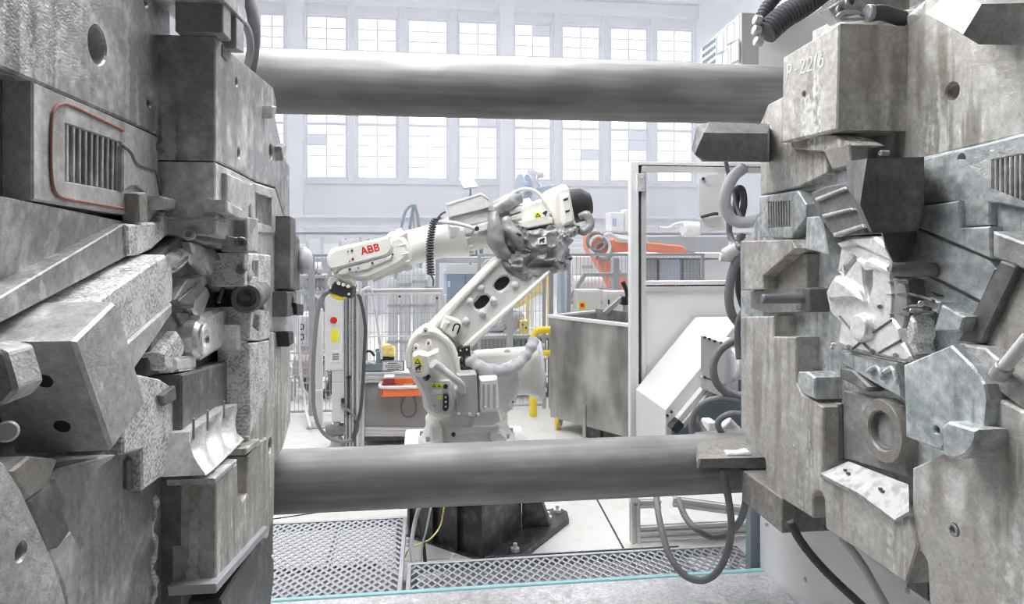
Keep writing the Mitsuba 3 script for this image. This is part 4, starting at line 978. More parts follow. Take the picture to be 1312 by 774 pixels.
put(RB, 'lettering', text_on('ABB', .043, tp, tr - tp, [0, 0, 1], .002, True), RED, label='red brand lettering on the forearm')
# wrist flange and tool changer
wa, wb = on_y(436, 353, RY), on_y(431, 366, RY)
put(RB, 'wrist_flange', lathe([(0, 0), (0, .07), (.03, .075), (.05, .075), (.055, .06), (.09, .06), (.09, 0)], on_y(442, 355, RY), [-.15, 0, -1], 32), CREAM, smooth=35)
rp('wrist_hose_block', [(420, 358), (427, 352), (434, 356), (432, 368), (424, 370), (419, 366)], RY - .1, .1, r=2, c=.01)
TC = put(RB, 'tool_changer', trace('y', [(428, 361), (452, 368), (450, 383), (423, 375), (422, 371)], RY - .13, .24, .006), BLACK, label='black tool changer plate')
put(RB, 'tool_cap', trace('y', [(424, 375), (441, 380), (439, 385), (430, 384), (423, 379)], RY - .12, .2, .006), YELLOW, label='yellow tool cap')
for x, y in ((434, 363), (440, 365), (446, 367)):
    put(RB, 'tool_valve', cyl(on_y(x, y, RY - .14), on_y(x, y, RY + .0), .012, n=12, c=.002), GREYWHITE, smooth=30)
for x, y in ((447, 377), (423, 369)):
    yscrew(x, y, RY - .133, .008, GREYWHITE)
# box on the upper arm
rp('arm_box_upper', [(572, 262), (617, 248), (623, 252), (628, 262), (628, 266), (575, 279)], RY - .16, .3, GREYWHITE, c=.006)
rp('arm_box_lid', [(571, 261), (617, 247), (626, 254), (626, 256), (616, 250), (572, 264)], RY - .165, .31, PALE, c=.002)
rp('arm_box_lower', [(575, 279), (628, 265), (631, 283), (612, 287), (577, 297), (574, 292)], RY - .13, .28, GREYWHITE, c=.01)
rp('arm_box_side', [(611, 288), (632, 282), (634, 293), (613, 298)], RY - .15, .2, GREYWHITE, c=.006)
rp('tube_cover', [(575, 288), (600, 290), (612, 288), (606, 299), (600, 302), (576, 306)], RY - .14, .24, GREYWHITE, c=.012)
put(RB, 'arm_hose', hose([(560, 286, RY - .16), (575, 285, RY - .18), (592, 288, RY - .18), (612, 294, RY - .17)], .013, 10), PALE, smooth=True)
yscrew(611, 293, RY - .19, .014, BLACK, name='hose_nut')
# coiled cable from the box down to the fence frame
coil = []
base = curve([on_y(x, y, RY - .2) for x, y in [(571, 271), (562, 278), (556, 284), (553, 296), (551, 312), (551, 335), (552, 352)]], 12)
s = np.concatenate([[0], np.cumsum(np.linalg.norm(np.diff(base, axis=0), axis=1))])
tt = np.linspace(s[-1] * .15, s[-1], 520)
bp = np.stack([np.interp(tt, s, base[:, k]) for k in range(3)], 1)
ph = np.linspace(0, 2 * math.pi * 22, 520)
coil = bp + np.stack([np.cos(ph) * .02, np.sin(ph) * .02, ph * 0], 1)
put(RB, 'coiled_cable', tube(coil, .0055, 6), RUBBER, smooth=True)
put(RB, 'straight_cable', hose([(571, 271, RY - .2), (566, 274, RY - .2), (561, 279, RY - .2)], .006, 8), RUBBER, smooth=True)
put(RB, 'straight_cable', hose([(552, 352, RY - .2), (555, 358, RY - .1), (555, 366, RY + .2)], .006, 8), RUBBER, smooth=True)
# rear of the upper arm: gear motors, gearbox, black cap
rp('elbow_core', [(628, 268), (660, 258), (700, 262), (716, 300), (712, 330), (690, 346), (660, 344), (640, 318)], RY - .08, .2, c=.03, r=8)
rp('motor_block', [(664, 284), (700, 275), (708, 279), (709, 286), (672, 294), (667, 290)], RY - .19, .14, c=.008)
rp('motor_block', [(667, 263), (706, 251), (712, 262), (708, 276), (664, 285), (664, 270)], RY - .12, .2, c=.015)
rp('motor_rail', [(652, 268), (668, 264), (669, 270), (653, 275)], RY - .15, .1, GREYWHITE, c=.004)
rp('motor_rail', [(652, 278), (668, 273), (669, 279), (656, 283)], RY - .15, .1, GREYWHITE, c=.004)
put(RB, 'warning_label', trace('y', [(684, 274), (693, 271), (694, 278), (685, 280)], RY - .1925, .002, 0), YELLOW_LABEL)
put(RB, 'warning_sign', trace('y', [(686, 278.6), (688.6, 272.8), (693, 277.2)], RY - .194, .0015, 0, [[(687.3, 277.7), (688.9, 274.5), (691.2, 276.8)]]), INK)
put(RB, 'notice', trace('y', [(694, 271), (702, 268.5), (703, 277), (695, 279)], RY - .1925, .002, 0), PAPER)
put(RB, 'horse_mark', trace('y', [(695, 273), (698, 270.5), (701, 269.5), (701.5, 272), (700, 274), (700, 277), (698.5, 277), (698, 274.5), (696.5, 275)], RY - .194, .0015, 0), INK)
rp('rear_gearbox', [(704, 248), (710, 240), (722, 235), (728, 237), (731, 243), (738, 282), (741, 288), (728, 297), (718, 296), (712, 288), (706, 262)], RY - .17, .34, c=.035, r=5)
rp('gearbox_pad', [(718, 250), (730, 247), (737, 284), (723, 290)], RY - .20, .06, c=.015, r=4)
rp('gearbox_pocket', [(722, 255), (728, 253), (728, 256), (722, 258)], RY - .204, .02, ALU_DARK, c=.002)
rp('gearbox_pocket', [(724, 270), (730, 268.5), (730, 271), (725, 273)], RY - .204, .02, ALU_DARK, c=.002)
ca, cb = on_y(729, 265, RY - .02), on_y(756, 260, RY - .02)
CLn = np.linalg.norm(cb - ca)
put(RB, 'rear_cap', lathe([(0, 0), (0, .115), (CLn * .62, .108), (CLn * .9, .082), (CLn, .07), (CLn, 0)], ca, [1, 0, .17], 40), BLACK, smooth=35, label='black motor cap')
put(RB, 'rear_hose', hose([(634, 272, RY - .1), (645, 257, RY - .12), (660, 246, RY - .13), (676, 242, RY - .14), (690, 248, RY - .16), (698, 260, RY - .17), (703, 272, RY - .16)], .011, 10, 8), CREAM, smooth=True)
put(RB, 'thin_cable', hose([(626, 264, RY - .1), (634, 258, RY - .1), (645, 253, RY - .08), (656, 248, RY - .05)], .006, 8), HOSE_GREY, smooth=True)
# grey protective sleeves and covers
def sleeve(pts, r, seed, name='protective_sleeve', mat=None, amp=.02):
    P = curve([on_y(x, y, Y) for x, y, Y in pts], 6)
    t = np.linspace(0, 1, len(P))
    m = tube(P, np.interp(t, np.linspace(0, 1, len(r)), r), 22)
    put(RB, name, rough(m, amp, 14, seed), mat or LEATHER, smooth=35)
sleeve([(664, 252, RY - .1), (652, 258, RY - .13), (640, 264, RY - .15), (634, 274, RY - .17)], [.045, .05, .05, .04], 1)
sleeve([(634, 272, RY - .17), (634, 290, RY - .19), (636, 308, RY - .19), (643, 322, RY - .17), (650, 330, RY - .15)], [.035, .05, .055, .045, .03], 2)
sleeve([(646, 282, RY - .16), (652, 294, RY - .18), (662, 304, RY - .19), (668, 312, RY - .18)], [.035, .045, .045, .03], 4)
sleeve([(742, 278, RY - .12), (752, 276, RY - .14), (756, 288, RY - .15), (748, 296, RY - .14), (738, 294, RY - .12)], [.02, .03, .028, .03, .02], 5, amp=.012)
def cover(pts, y0, depth, name, seed, mat=None, amp=.02, edge=.016, c=.015):
    """stiff cloth drawn round the joint: sharp folds, ridge against valley"""
    m = refine(trace('y', pts, y0, depth, c), edge); m.merge_vertices()
    v = np.array(m.vertices)
    w = v + (np.stack([meshkit.fbm(v * 6, 2, seed + q) for q in (11, 12, 13)], 1) - .5) * .12
    r = 1 - 2 * np.abs(meshkit.fbm(w * np.array([9, 9, 14]), 2, seed) - .5) * 2
    r2 = 1 - np.abs(meshkit.noise(w * 26, seed + 5) - .5) * 2
    m.vertices = v + m.vertex_normals * ((r - .35) * amp * 1.6 + (r2 - .5) * amp * .35)[:, None]
    put(RB, name, m, mat or LEATHER, smooth=28)
cover([(676, 296), (710, 294), (728, 300), (726, 316), (712, 322), (692, 324), (680, 318), (672, 308)], RY - .2, .2, 'elbow_cover', 7, amp=.012)
cover([(656, 310), (672, 304), (684, 320), (700, 326), (724, 320), (728, 330), (724, 340), (706, 346), (684, 350), (664, 354), (654, 346), (650, 336), (662, 326)], RY - .17, .22, 'elbow_skirt', 8, amp=.035)
cover([(708, 318), (724, 300), (729, 302), (730, 322), (722, 340), (712, 336)], RY - .2, .14, 'elbow_skirt', 9, amp=.03)
cover([(654, 296), (668, 292), (678, 304), (672, 314), (660, 310)], RY - .19, .1, 'elbow_skirt', 10, amp=.03)
cover([(706, 290), (720, 296), (740, 292), (736, 300), (718, 304), (700, 300)], RY - .18, .2, 'elbow_skirt', 12, amp=.02)
put(RB, 'notice', trace('y', [(689, 305), (700, 303), (700.5, 312.5), (689.5, 314)], RY - .222, .003, 0), PAPER)
put(RB, 'horse_mark', trace('y', [(691, 307.5), (694, 306), (697, 304.5), (698, 306.5), (696.8, 308.5), (697, 311), (695.5, 311), (695, 309), (693, 309.5), (692.6, 311.5), (691.6, 311.5)], RY - .2245, .002, 0), INK)
put(RB, 'cover_tie', hose([(660, 297, RY - .22), (664, 300, RY - .24), (668, 302, RY - .22)], .006, 8), BLACK, smooth=True)

# pedestal under the robot: a column turned cornerwise, with a heavy foot plate reaching out to the right
PD = thing('robot_pedestal', 'black welded steel pedestal under the white robot, bolted to the floor', 'pedestal')
fl = .04
c0, c1, c2 = on_z(621, 716, fl)[:2], on_z(524, 684, fl)[:2], on_z(668, 678, fl)[:2]
c3 = c1 + c2 - c0
put(PD, 'column', prism2('z', [np.array([c0, c2, c3, c1])], fl, PED_TOP - .03, .0), BLACKISH)
put(PD, 'foot_plate', prism2('z', [np.array([on_z(x, y, fl)[:2] for x, y in ((612, 724), (652, 724), (729, 664), (727, 655), (716, 650), (640, 662), (560, 676), (520, 684))])], fl, .001, .005), BLACKISH)
put(PD, 'head_plate', box(ped_c[0] - .4, ped_c[0] + .4, RY - .36, RY + .36, PED_TOP - .03, PED_TOP, .006), PALE)
for t in (.02, .34, .66, .97):
    p = c1 * (1 - t) + c0 * t; q = p + (c0 - c1) / np.linalg.norm(c0 - c1) * .02
    nrm2 = np.array([(c0 - c1)[1], -(c0 - c1)[0]]); nrm2 = nrm2 / np.linalg.norm(nrm2); nrm2 = nrm2 if nrm2[1] < 0 else -nrm2
    put(PD, 'rib', prism2('z', [np.array([p, q, q + nrm2 * .03, p + nrm2 * .03])], fl, PED_TOP - .03), BLACKISH)
dd = (c2 - c0) / np.linalg.norm(c2 - c0)
put(PD, 'gusset', loft([[*(c0 + dd * .5 + [0, 0]), fl], [*(c0 + dd * .5 + np.array([.2, .02])), fl], [*(c0 + dd * .5), .62]], [[*(c0 + dd * .53), fl], [*(c0 + dd * .53 + np.array([.2, .02])), fl], [*(c0 + dd * .53), .62]]), BLACKISH)
for x, y in ((714, 656), (702, 665), (660, 706)):
    p = on_z(x, y, fl)
    put(PD, 'anchor_bolt', join(cyl(p, p + [0, 0, .02], .03, n=6), cyl(p, p + [0, 0, .05], .014, n=12)), PALE)
fb_ = thing('foundation_block', 'low pale concrete block on the floor in front of the black pedestal', 'concrete block')
e0, e1 = c0 + nrm2 * .05, c1 + nrm2 * .05
put(fb_, 'block', prism2('z', [np.array([e0, e1, e1 + nrm2 * .3 - [.1, 0], e0 + nrm2 * .3 - [.2, 0]])], .05, .001, .012), FLOOR)
for t in (.2, .8):
    p = np.array([*(e0 * (1 - t) + e1 * t + nrm2 * .1), .05]); put(fb_, 'anchor_bolt', join(cyl(p, p + [0, 0, .018], .024, n=6), cyl(p, p + [0, 0, .045], .012, n=12)), PALE)
# cables hanging between the left grating and the pedestal
for k, (pts, r, mat, lab) in enumerate(((
    [(537, 650, 4.0), (531, 672, 4.0), (527, 700, 3.95), (530, 724, 3.9)], .013, HOSE_PALE, 'thick pale cable hanging beside the corner of the grating'),
    ([(531, 650, 4.02), (541, 686, 4.02), (545, 722, 4.0)], .011, RUBBER, 'thick black cable hanging behind the pale cables'),
    ([(552, 650, 3.98), (546, 680, 3.96), (541, 700, 3.96), (539, 726, 3.94)], .006, HOSE_PALE, 'thin pale straight cable hanging before the black pedestal'),
    ([(569, 650, 4.05), (564, 674, 4.05), (552, 690, 4.0), (540, 696, 3.98), (524, 704, 3.95), (519, 714, 3.94)], .005, YELLOW_PALE, 'thin yellowish cable curving down before the black pedestal'))):
    whole('hanging_cable', hose(pts, r, 10), mat, lab, 'cable', smooth=True)
# ---------------------------------------------------------------- around the robot: control post, tank, bin, door, chute, hoses
def px_box(x0, y0, x1, y1, Y, depth, c=.004):
    a, b = on_y(x0, y1, Y), on_y(x1, y0, Y)
    return box(a[0], b[0], Y, Y + depth, a[2], b[2], c)
def profile(p0, p1, w=.045, slot=.012):
    """slotted aluminium profile: four corner bars round a core"""
    p0, p1 = np.asarray(p0, float), np.asarray(p1, float)
    d, u, v = basis(p1 - p0)
    ms = [bar(p0, p1, w * .34)]
    for a in (-1, 1):
        for b in (-1, 1):
            o = (u * a + v * b) * (w / 2 - w * .16)
            ms.append(bar(p0 + o, p1 + o, w * .32, c=.002))
    return join(*ms)
def floor_at(px, Y):
    return on_y(px, 300, Y)[:2]
def up(px, Y, z0, z1, w=.045):
    x, y = floor_at(px, Y); return profile([x, y, z0], [x, y, z1], w)

# control post beside the tank
CY_ = 6.6
cp = thing('control_post', 'tall white control box with a red button and yellow label on slotted aluminium posts', 'control post')
zt_ = on_y(440, 372, CY_)[2]
for x, w in ((446, .07), (455, .07)):
    put(cp, 'post', up(x, CY_, 0, zt_, w), ALU)
for x in (442.4, 446.2, 450.6, 455.2):
    put(cp, 'slot', box(*[on_y(q, 300, CY_)[0] for q in (x - .5, x + .5)], CY_ - .046, CY_ + .03, 0, zt_), SLOT)
cb = put(cp, 'box', px_box(416, 372, 440.5, 475, CY_ - .04, .22, .006), WHITE)
put(cp, 'box_door', px_box(417.5, 374, 439, 473, CY_ - .05, .012, .004), WHITE)
pb = on_y(428, 410, CY_ - .05)
put(cp, 'button_plate', px_box(424, 405, 433, 415, CY_ - .062, .012, .002), PALE)
put(cp, 'emergency_button', lathe([(0, .02), (-.02, .02), (-.022, .032), (-.035, .032), (-.042, .024), (-.044, 0)], pb, [0, 1, 0], 24), RED, smooth=35, label='red mushroom button')
put(cp, 'warning_label', px_box(424, 422, 434.5, 439, CY_ - .053, .003, 0), YELLOW_LABEL, label='yellow warning label')
for k in range(4):
    put(cp, 'text_line', px_box(425.5, 424.5 + k * 3.6, 433 - (k % 2) * 2, 425.6 + k * 3.6, CY_ - .0545, .002, 0), YELLOW)
put(cp, 'gauge_frame', px_box(423, 449, 437, 465, CY_ - .066, .016, .003), PALE)
put(cp, 'gauge', px_box(425.5, 452, 434.5, 462, CY_ - .072, .008, .001), GREYWHITE)
for k in range(3):
    put(cp, 'gauge_bar', px_box(426, 453.5 + 3 * k, 434, 454.6 + 3 * k, CY_ - .075, .004, 0), ALU_DARK)
put(cp, 'lower_mount', px_box(425, 474, 441, 490, CY_ - .02, .16, .004), GREYWHITE)
put(cp, 'lower_box', px_box(425, 490, 441, 541, CY_ - .03, .2, .004), GREYWHITE)
f0 = floor_at(432, CY_ + .05)
put(cp, 'stand_pipe', cyl([*f0, 0], [*f0, on_y(432, 541, CY_ + .05)[2]], .035, n=20), GALV, smooth=35)
put(cp, 'stand_foot', lathe([(0, 0), (0, .14), (.03, .14), (.06, .07), (.14, .05), (.14, 0)], [*f0, 0], [0, 0, 1], 28), GALV, smooth=35)
put(cp, 'stand_collar', cyl([f0[0] - .1, f0[1], .2], [f0[0] + .1, f0[1], .22], .06, n=18), HOSE_GREY, smooth=35)
put(cp, 'door_handle', join(px_box(444, 482, 449, 486, CY_ - .07, .05, .003), px_box(445.5, 484, 448, 530, CY_ - .08, .015, .003), px_box(444, 528, 449, 532, CY_ - .07, .05, .003)), BLACK)
put(cp, 'plug', px_box(437, 511, 441, 517, CY_ - .06, .03, .002), BLACK)
put(cp, 'plug_cable', hose([(438, 518, CY_ - .05), (440, 523, CY_ - .06), (447, 526, CY_ - .09), (455, 535, CY_ - .09), (459, 545, CY_ - .05), (456, 557, CY_ - .03), (452, 566, CY_)], .012, 8), HOSE_GREY, smooth=True)

# guard frame with a clear sheet, on the tank
gf = thing('safety_screen', 'slotted aluminium frame with a clear sheet standing over the grey tank', 'safety screen')
GY = 6.66
ztop = on_y(500, 374, GY)[2]
xL, xR = on_y(462.5, 300, GY)[0], on_y(567, 300, GY)[0]
put(gf, 'top_rail', profile([xL, GY, ztop], [xR, GY, ztop], .06), ALU)
put(gf, 'post', profile([xL + .0, GY, 0], [xL, GY, ztop - .03], .06), ALU)
put(gf, 'post', profile([xR, GY, 0], [xR, GY, ztop - .03], .075), ALU)
zb = on_y(500, 485, GY)[2]
put(gf, 'clear_sheet', mesh_of([[xL + .03, GY, on_y(500, 431, GY)[2]], [xR - .03, GY, on_y(500, 431, GY)[2]], [xR - .03, GY, ztop - .03], [xL + .03, GY, ztop - .03]], [[0, 1, 2], [0, 2, 3]]), GLASS)
put(gf, 'sheet_edge', bar([xL + .03, GY, on_y(500, 431, GY)[2]], [xR - .03, GY, on_y(500, 431, GY)[2]], .012), PALE)
for x, y in ((463, 382), (512, 380), (560, 382)):
    put(gf, 'sheet_screw', cyl(on_y(x, y, GY - .02), on_y(x, y, GY + .005), .011, n=12), BLACK)
tk = thing('rinse_tank', 'grey tank with aluminium edge profiles behind the robot foot', 'tank')
TY = 6.78
put(tk, 'body', px_box(461, 489, 580, 553, TY, .7, .006), TANK)
z1 = on_y(500, 482, TY)[2]
for yy, w in ((480.5, .05), (486.5, .05), (551, .045), (556, .04)):
    put(tk, 'edge_profile', profile(on_y(461, yy, TY - .03), on_y(582, yy, TY - .03), w), ALU)
put(tk, 'top_plate', px_box(461, 476, 580, 480, TY - .02, .7, .003), PALE)
put(tk, 'skirt', px_box(463, 556, 580, 566, TY + .05, .5, 0), STEEL_DARK)
put(tk, 'wall_cable', tube(curve([on_y(x, y, TY - .01) for x, y in [(520, 508), (515, 516), (514, 524), (518, 533), (524, 535), (531, 531), (533, 521), (530, 508)]], 6), .006, 8), HOSE_GREY, smooth=True)
vb = thing('valve_block', 'dark grey valve block with a sign plate lying on the tank edge', 'valve block')
zt2 = on_y(470, 476, TY)[2]
def on_tank(x0, y0, x1, Y, depth, c=.004):
    a, b = on_y(x0, 476, Y), on_y(x1, y0, Y); return box(a[0], b[0], Y, Y + depth, zt2 + .002, b[2], c)
put(vb, 'body', on_tank(461, 466, 489, TY, .2), SLATE)
put(vb, 'head', on_tank(482, 450, 488, TY + .04, .12), SLATE)
put(vb, 'tube', hose([(463, 463, TY + .05), (466, 453, TY + .05), (474, 450, TY + .05), (480, 456, TY + .05)], .012, 8), BLACK, smooth=True)
put(vb, 'tube', hose([(462, 468, TY - .01), (470, 464, TY - .02), (480, 466, TY - .01)], .01, 8), GREYWHITE, smooth=True)
sp = thing('sign_plate', 'small grey sign plate with lines of print on the tank edge beside the robot', 'sign plate')
put(sp, 'plate', px_box(488.5, 462, 518, 475.8, TY - .012, .03, .003), SLATE)
put(sp, 'face', px_box(490.5, 463.5, 516, 474.5, TY - .015, .004, 0), GREYWHITE)
for k, (a, b) in enumerate(((497, 509), (493, 513), (494, 514), (496, 511))):
    put(sp, 'text_line', px_box(a, 465 + 2.5 * k, b, 466.2 + 2.5 * k, TY - .017, .002, 0), INK)
yv = thing('yellow_valve', 'yellow valve head on a black foot standing on the tank', 'valve')
c = on_y(497, 450, TY + .1)
put(yv, 'head', rough(refine(hull([c + np.array([dx * .07, dy * .05, dz * .075]) for dx, dy, dz in ((-1, -1, -.6), (1, -1, -.6), (-1, 1, -.6), (1, 1, -.6), (-1, -1, .7), (.6, -1, 1), (-.6, 1, 1), (1, 1, .5), (0, -1.3, 0))]), .03), .012, 25, 5), YELLOW_PALE, smooth=40)
put(yv, 'foot', box(c[0] - .06, c[0] + .06, TY + .05, TY + .15, zt2 + .002, c[2] - .04, .006), BLACK)
put(yv, 'spindle', cyl([c[0] - .12, TY + .1, c[2] + .01], [c[0] - .05, TY + .1, c[2] + .01], .014, n=12), BLACK)
tr_ = thing('orange_tray', 'orange tray with tools hanging on the front of the grey tank', 'tray')
a0, a1 = on_y(488, 500, TY - .2), on_y(548, 500, TY - .2)
zt3, zb3 = on_y(500, 493, TY - .2)[2], on_y(500, 507, TY - .2)[2]
put(tr_, 'bottom', box(a0[0], a1[0], TY - .24, TY - .055, zb3, zb3 + .01), ORANGE)
put(tr_, 'front', box(a0[0] + .02, a1[0], TY - .25, TY - .235, zb3, zt3 - .02, .003), ORANGE)
put(tr_, 'side', box(a0[0], a0[0] + .012, TY - .24, TY - .055, zb3, zt3, .003), ORANGE)
put(tr_, 'side', box(a1[0] - .012, a1[0], TY - .24, TY - .055, zb3, zt3, .003), ORANGE)
put(tr_, 'back', box(a0[0], a1[0], TY - .068, TY - .055, zb3, zt3 + .03, .003), ORANGE)
put(tr_, 'rim', tube(curve([[a0[0], TY - .08, zt3], [a0[0] - .01, TY - .2, zt3 - .005], [a0[0] + .04, TY - .262, zt3 - .012], [a1[0] - .04, TY - .262, zt3 - .012], [a1[0], TY - .2, zt3]], 6), .016, 10), PALE, smooth=True)
tb = thing('small_box', 'small dark red box lying in the orange tray', 'box')
q0 = on_y(490, 484, TY - .15); q1 = on_y(501, 498, TY - .15)
put(tb, 'body', box(a0[0] + .03, a0[0] + .12, TY - .2, TY - .1, zb3 + .011, q0[2], .005), matte('dark_red', (.25, .06, .06), .5))
put(tb, 'cap', box(a0[0] + .025, a0[0] + .125, TY - .205, TY - .095, q0[2], q0[2] + .02, .004), PALE)
tl = thing('hand_tool', 'pale hand tool lying in the orange tray', 'tool')
put(tl, 'handle', cyl([a0[0] + .16, TY - .17, zb3 + .03], [a0[0] + .36, TY - .12, zb3 + .03], .018, n=12, c=.004), PALE, smooth=30)
put(tl, 'head', box(a0[0] + .2, a0[0] + .3, TY - .2, TY - .09, zb3 + .05, zb3 + .09, .008), BRASS)

# cables from the tool changer
whole('robot_cable', hose([(424, 372, 4.34), (414, 380, 4.4), (407, 400, 4.7), (403, 440, 5.2), (401, 480, 5.5), (402, 520, 5.7), (408, 545, 5.85), (420, 560, 6.0), (436, 566, 6.1), (450, 564, 6.15)], .0155, 12), HOSE_GREY, 'dark grey cable hanging in a long loop left of the control post', 'cable', smooth=True)
whole('robot_cable', hose([(459, 377, 6.5), (464, 392, 6.52), (468, 420, 6.54), (467, 450, 6.54), (465, 490, 6.54), (462, 525, 6.54), (456, 548, 6.5), (450, 566, 6.48)], .0155, 12), RUBBER, 'black cable hanging in front of the clear sheet right of the control post', 'cable', smooth=True)
whole('robot_cable', hose([(462, 378, 6.64), (466, 371, 6.6), (474, 369, 6.62), (478, 380, 6.66), (483, 410, 6.68), (487, 440, 6.74), (489, 460, 6.78)], .012, 10), WHITE, 'thin white cable looping over the top rail of the clear sheet', 'cable', smooth=True)

# steel bin on castors
bn = thing('steel_bin', 'tall streaked steel bin on castors standing right of the robot', 'bin')
A = on_y(705, 408, 7.2); B = on_y(833, 408, 6.12)
du = np.array([B[0] - A[0], B[1] - A[1], 0]); BL = np.linalg.norm(du); du /= BL
dv = np.array([-du[1], du[0], 0]); dv = dv if dv[1] > 0 else -dv
zb_, zt_b = .13, 1.19
def bin_panel(u0, u1, v0, v1, z0, z1, c=.003):
    m = box(u0, u1, v0, v1, z0, z1, c); M = np.eye(4); M[:3, 0], M[:3, 1], M[:3, 3] = du, dv, [A[0], A[1], 0]; m.apply_transform(M); return m
put(bn, 'front_wall', bin_panel(0, BL, 0, .012, zb_, zt_b), BIN)
put(bn, 'back_wall', bin_panel(0, BL, .72, .732, zb_, zt_b + .05), BIN)
put(bn, 'end_wall', bin_panel(0, .012, .012, .72, zb_, zt_b), BIN)
put(bn, 'end_wall', bin_panel(BL - .012, BL, .012, .72, zb_, zt_b), BIN)
put(bn, 'floor_plate', bin_panel(.012, BL - .012, .012, .72, zb_, zb_ + .02), BIN)
put(bn, 'rim', bin_panel(-.02, BL + .02, -.035, .012, zt_b, zt_b + .035, .006), PALE)
put(bn, 'rim', bin_panel(-.035, .012, -.02, .75, zt_b, zt_b + .03, .006), PALE)
put(bn, 'foot_bracket', bin_panel(.48, .52, -.02, .0, .0, zb_ + .22, .003), BIN)
put(bn, 'foot_bracket', bin_panel(.49, .7, .0, .05, .02, zb_, .003), BLACKISH)
for u in (.07, BL - .09):
    for v in (.06, .66):
        p = np.array([A[0], A[1], 0]) + du * u + dv * v
        w_ = put(bn, 'castor', lathe([(-.02, 0), (-.02, .07), (-.012, .085), (.012, .085), (.02, .07), (.02, 0)], p + [0, 0, .0855], du * .9 + dv * .43, 28), YELLOW, smooth=35)
        put(w_, 'hub', lathe([(-.026, 0), (-.026, .058), (.026, .058), (.026, 0)], p + [0, 0, .0855], du * .9 + dv * .43, 20), PALE)
        for k in range(5):
            a = k * 2 * math.pi / 5; dn = (du * .9 + dv * .43); dn = dn / np.linalg.norm(dn); e1 = np.array([0, 0, 1.0]); e2 = np.cross(dn, e1)
            q = p + [0, 0, .0855] + (e1 * math.cos(a) + e2 * math.sin(a)) * .036
            put(w_, 'spoke_gap', cyl(q - dn * .028, q + dn * .028, .013, n=10), BLACK)
lv = thing('lever_post', 'steel post with a black lever handle beside the bin rim', 'lever')
lx, ly = floor_at(802, 7.4)
put(lv, 'post', cyl([lx, ly, 0], [lx, ly, on_y(802, 388, 7.4)[2]], .035, n=18), GALV, smooth=35)
put(lv, 'joint', px_box(797, 380, 808, 391, 7.35, .1, .008), BLACK)
put(lv, 'handle', tube(curve([on_y(x, y, 7.37) for x, y in ((804, 384), (803, 374), (800, 366), (798, 361))], 4), .024, 10), BLACK, smooth=True)
put(lv, 'brace', bar(on_y(797, 382, 7.4), on_y(774, 402, 7.4), .05, .05, .004), GALV)

# door frame with glass on the right
DY = 4.38
df = thing('machine_door', 'white framed machine door with a clear upper pane and a plain white lower panel', 'machine door')
zd0, zd1 = 0, on_y(813, 207, DY)[2]
xa, xb = on_y(808, 300, DY)[0], on_y(818.5, 300, DY)[0]
put(df, 'post', box(xa, xb, DY, DY + .06, on_y(813, 645, DY)[2], zd1, .004), WHITE)
put(df, 'post', box(on_y(823, 300, DY)[0], on_y(829, 300, DY)[0], DY + .012, DY + .06, on_y(813, 560, DY)[2], on_y(813, 213, DY)[2], .003), ALU)
put(df, 'slot', box(xb, on_y(823, 300, DY)[0], DY + .03, DY + .06, on_y(813, 560, DY)[2], zd1 - .01), ALU_DARK)
xe = on_y(1000, 300, DY)[0]
def hrail(y0, y1, x0=818, name='rail', mat=None, dy=0.0):
    put(df, name, box(on_y(x0, 300, DY)[0], xe, DY + dy, DY + .06, on_y(870, y1, DY)[2], on_y(870, y0, DY)[2], .003), mat or ALU)
hrail(207.5, 212, 818, 'rail', WHITE); hrail(212, 213.2, 823, 'slot', ALU_DARK, .02); hrail(213.2, 220.5, 823)
hrail(360, 365.2, 828, 'rail', WHITE); hrail(365.2, 367, 828, 'slot', ALU_DARK, .02); hrail(367, 372.5, 828)
z_, zz = on_y(870, 360, DY)[2], on_y(870, 220.5, DY)[2]
put(df, 'pane', mesh_of([[xb + .03, DY + .035, z_], [xe, DY + .035, z_], [xe, DY + .035, zz], [xb + .03, DY + .035, zz]], [[0, 1, 2], [0, 2, 3]]), GLASS)
put(df, 'lower_panel', box(on_y(829, 300, DY)[0], xe, DY + .02, DY + .045, on_y(870, 562, DY)[2], on_y(870, 372.5, DY)[2]), WHITE)
put(df, 'hinge', px_box(816.5, 222, 826.5, 245, DY - .012, .02, .003), ALU)
for y in (227, 240):
    put(df, 'hinge_screw', cyl(on_y(822.5, y, DY - .016), on_y(822.5, y, DY), .008, n=10), GREYWHITE)
put(df, 'corner_plate', trace('y', [(816, 494), (834, 490), (833, 495), (819, 508), (816, 508)], DY - .014, .02, .002), ALU)
for x, y in ((832, 494), (826, 500)):
    put(df, 'plate_screw', cyl(on_y(x, y, DY - .02), on_y(x, y, DY - .01), .008, n=10), BLACK)
# open legs of the door frame under the tie bar
zl_ = on_y(813, 640, DY)[2]
put(df, 'leg', profile([on_y(815, 300, DY)[0], DY + .03, 0], [on_y(815, 300, DY)[0], DY + .03, zl_], .06), ALU)
zq = on_y(900, 677, DY)[2]
put(df, 'cross_rail', profile([on_y(820, 300, DY)[0], DY + .03, zq], [xe, DY + .03, zq], .05), ALU)
put(df, 'cross_rail', profile([on_y(820, 300, DY)[0], DY + .03, .04], [xe, DY + .03, .04], .045), ALU)
put(df, 'cross_rail', profile(on_y(808, 645, DY + .03), on_y(846, 645, DY + .03), .05), ALU)
put(df, 'diagonal_rail', profile(on_y(862, 642, DY + .1), on_y(968, 656, 4.33), .06), ALU)

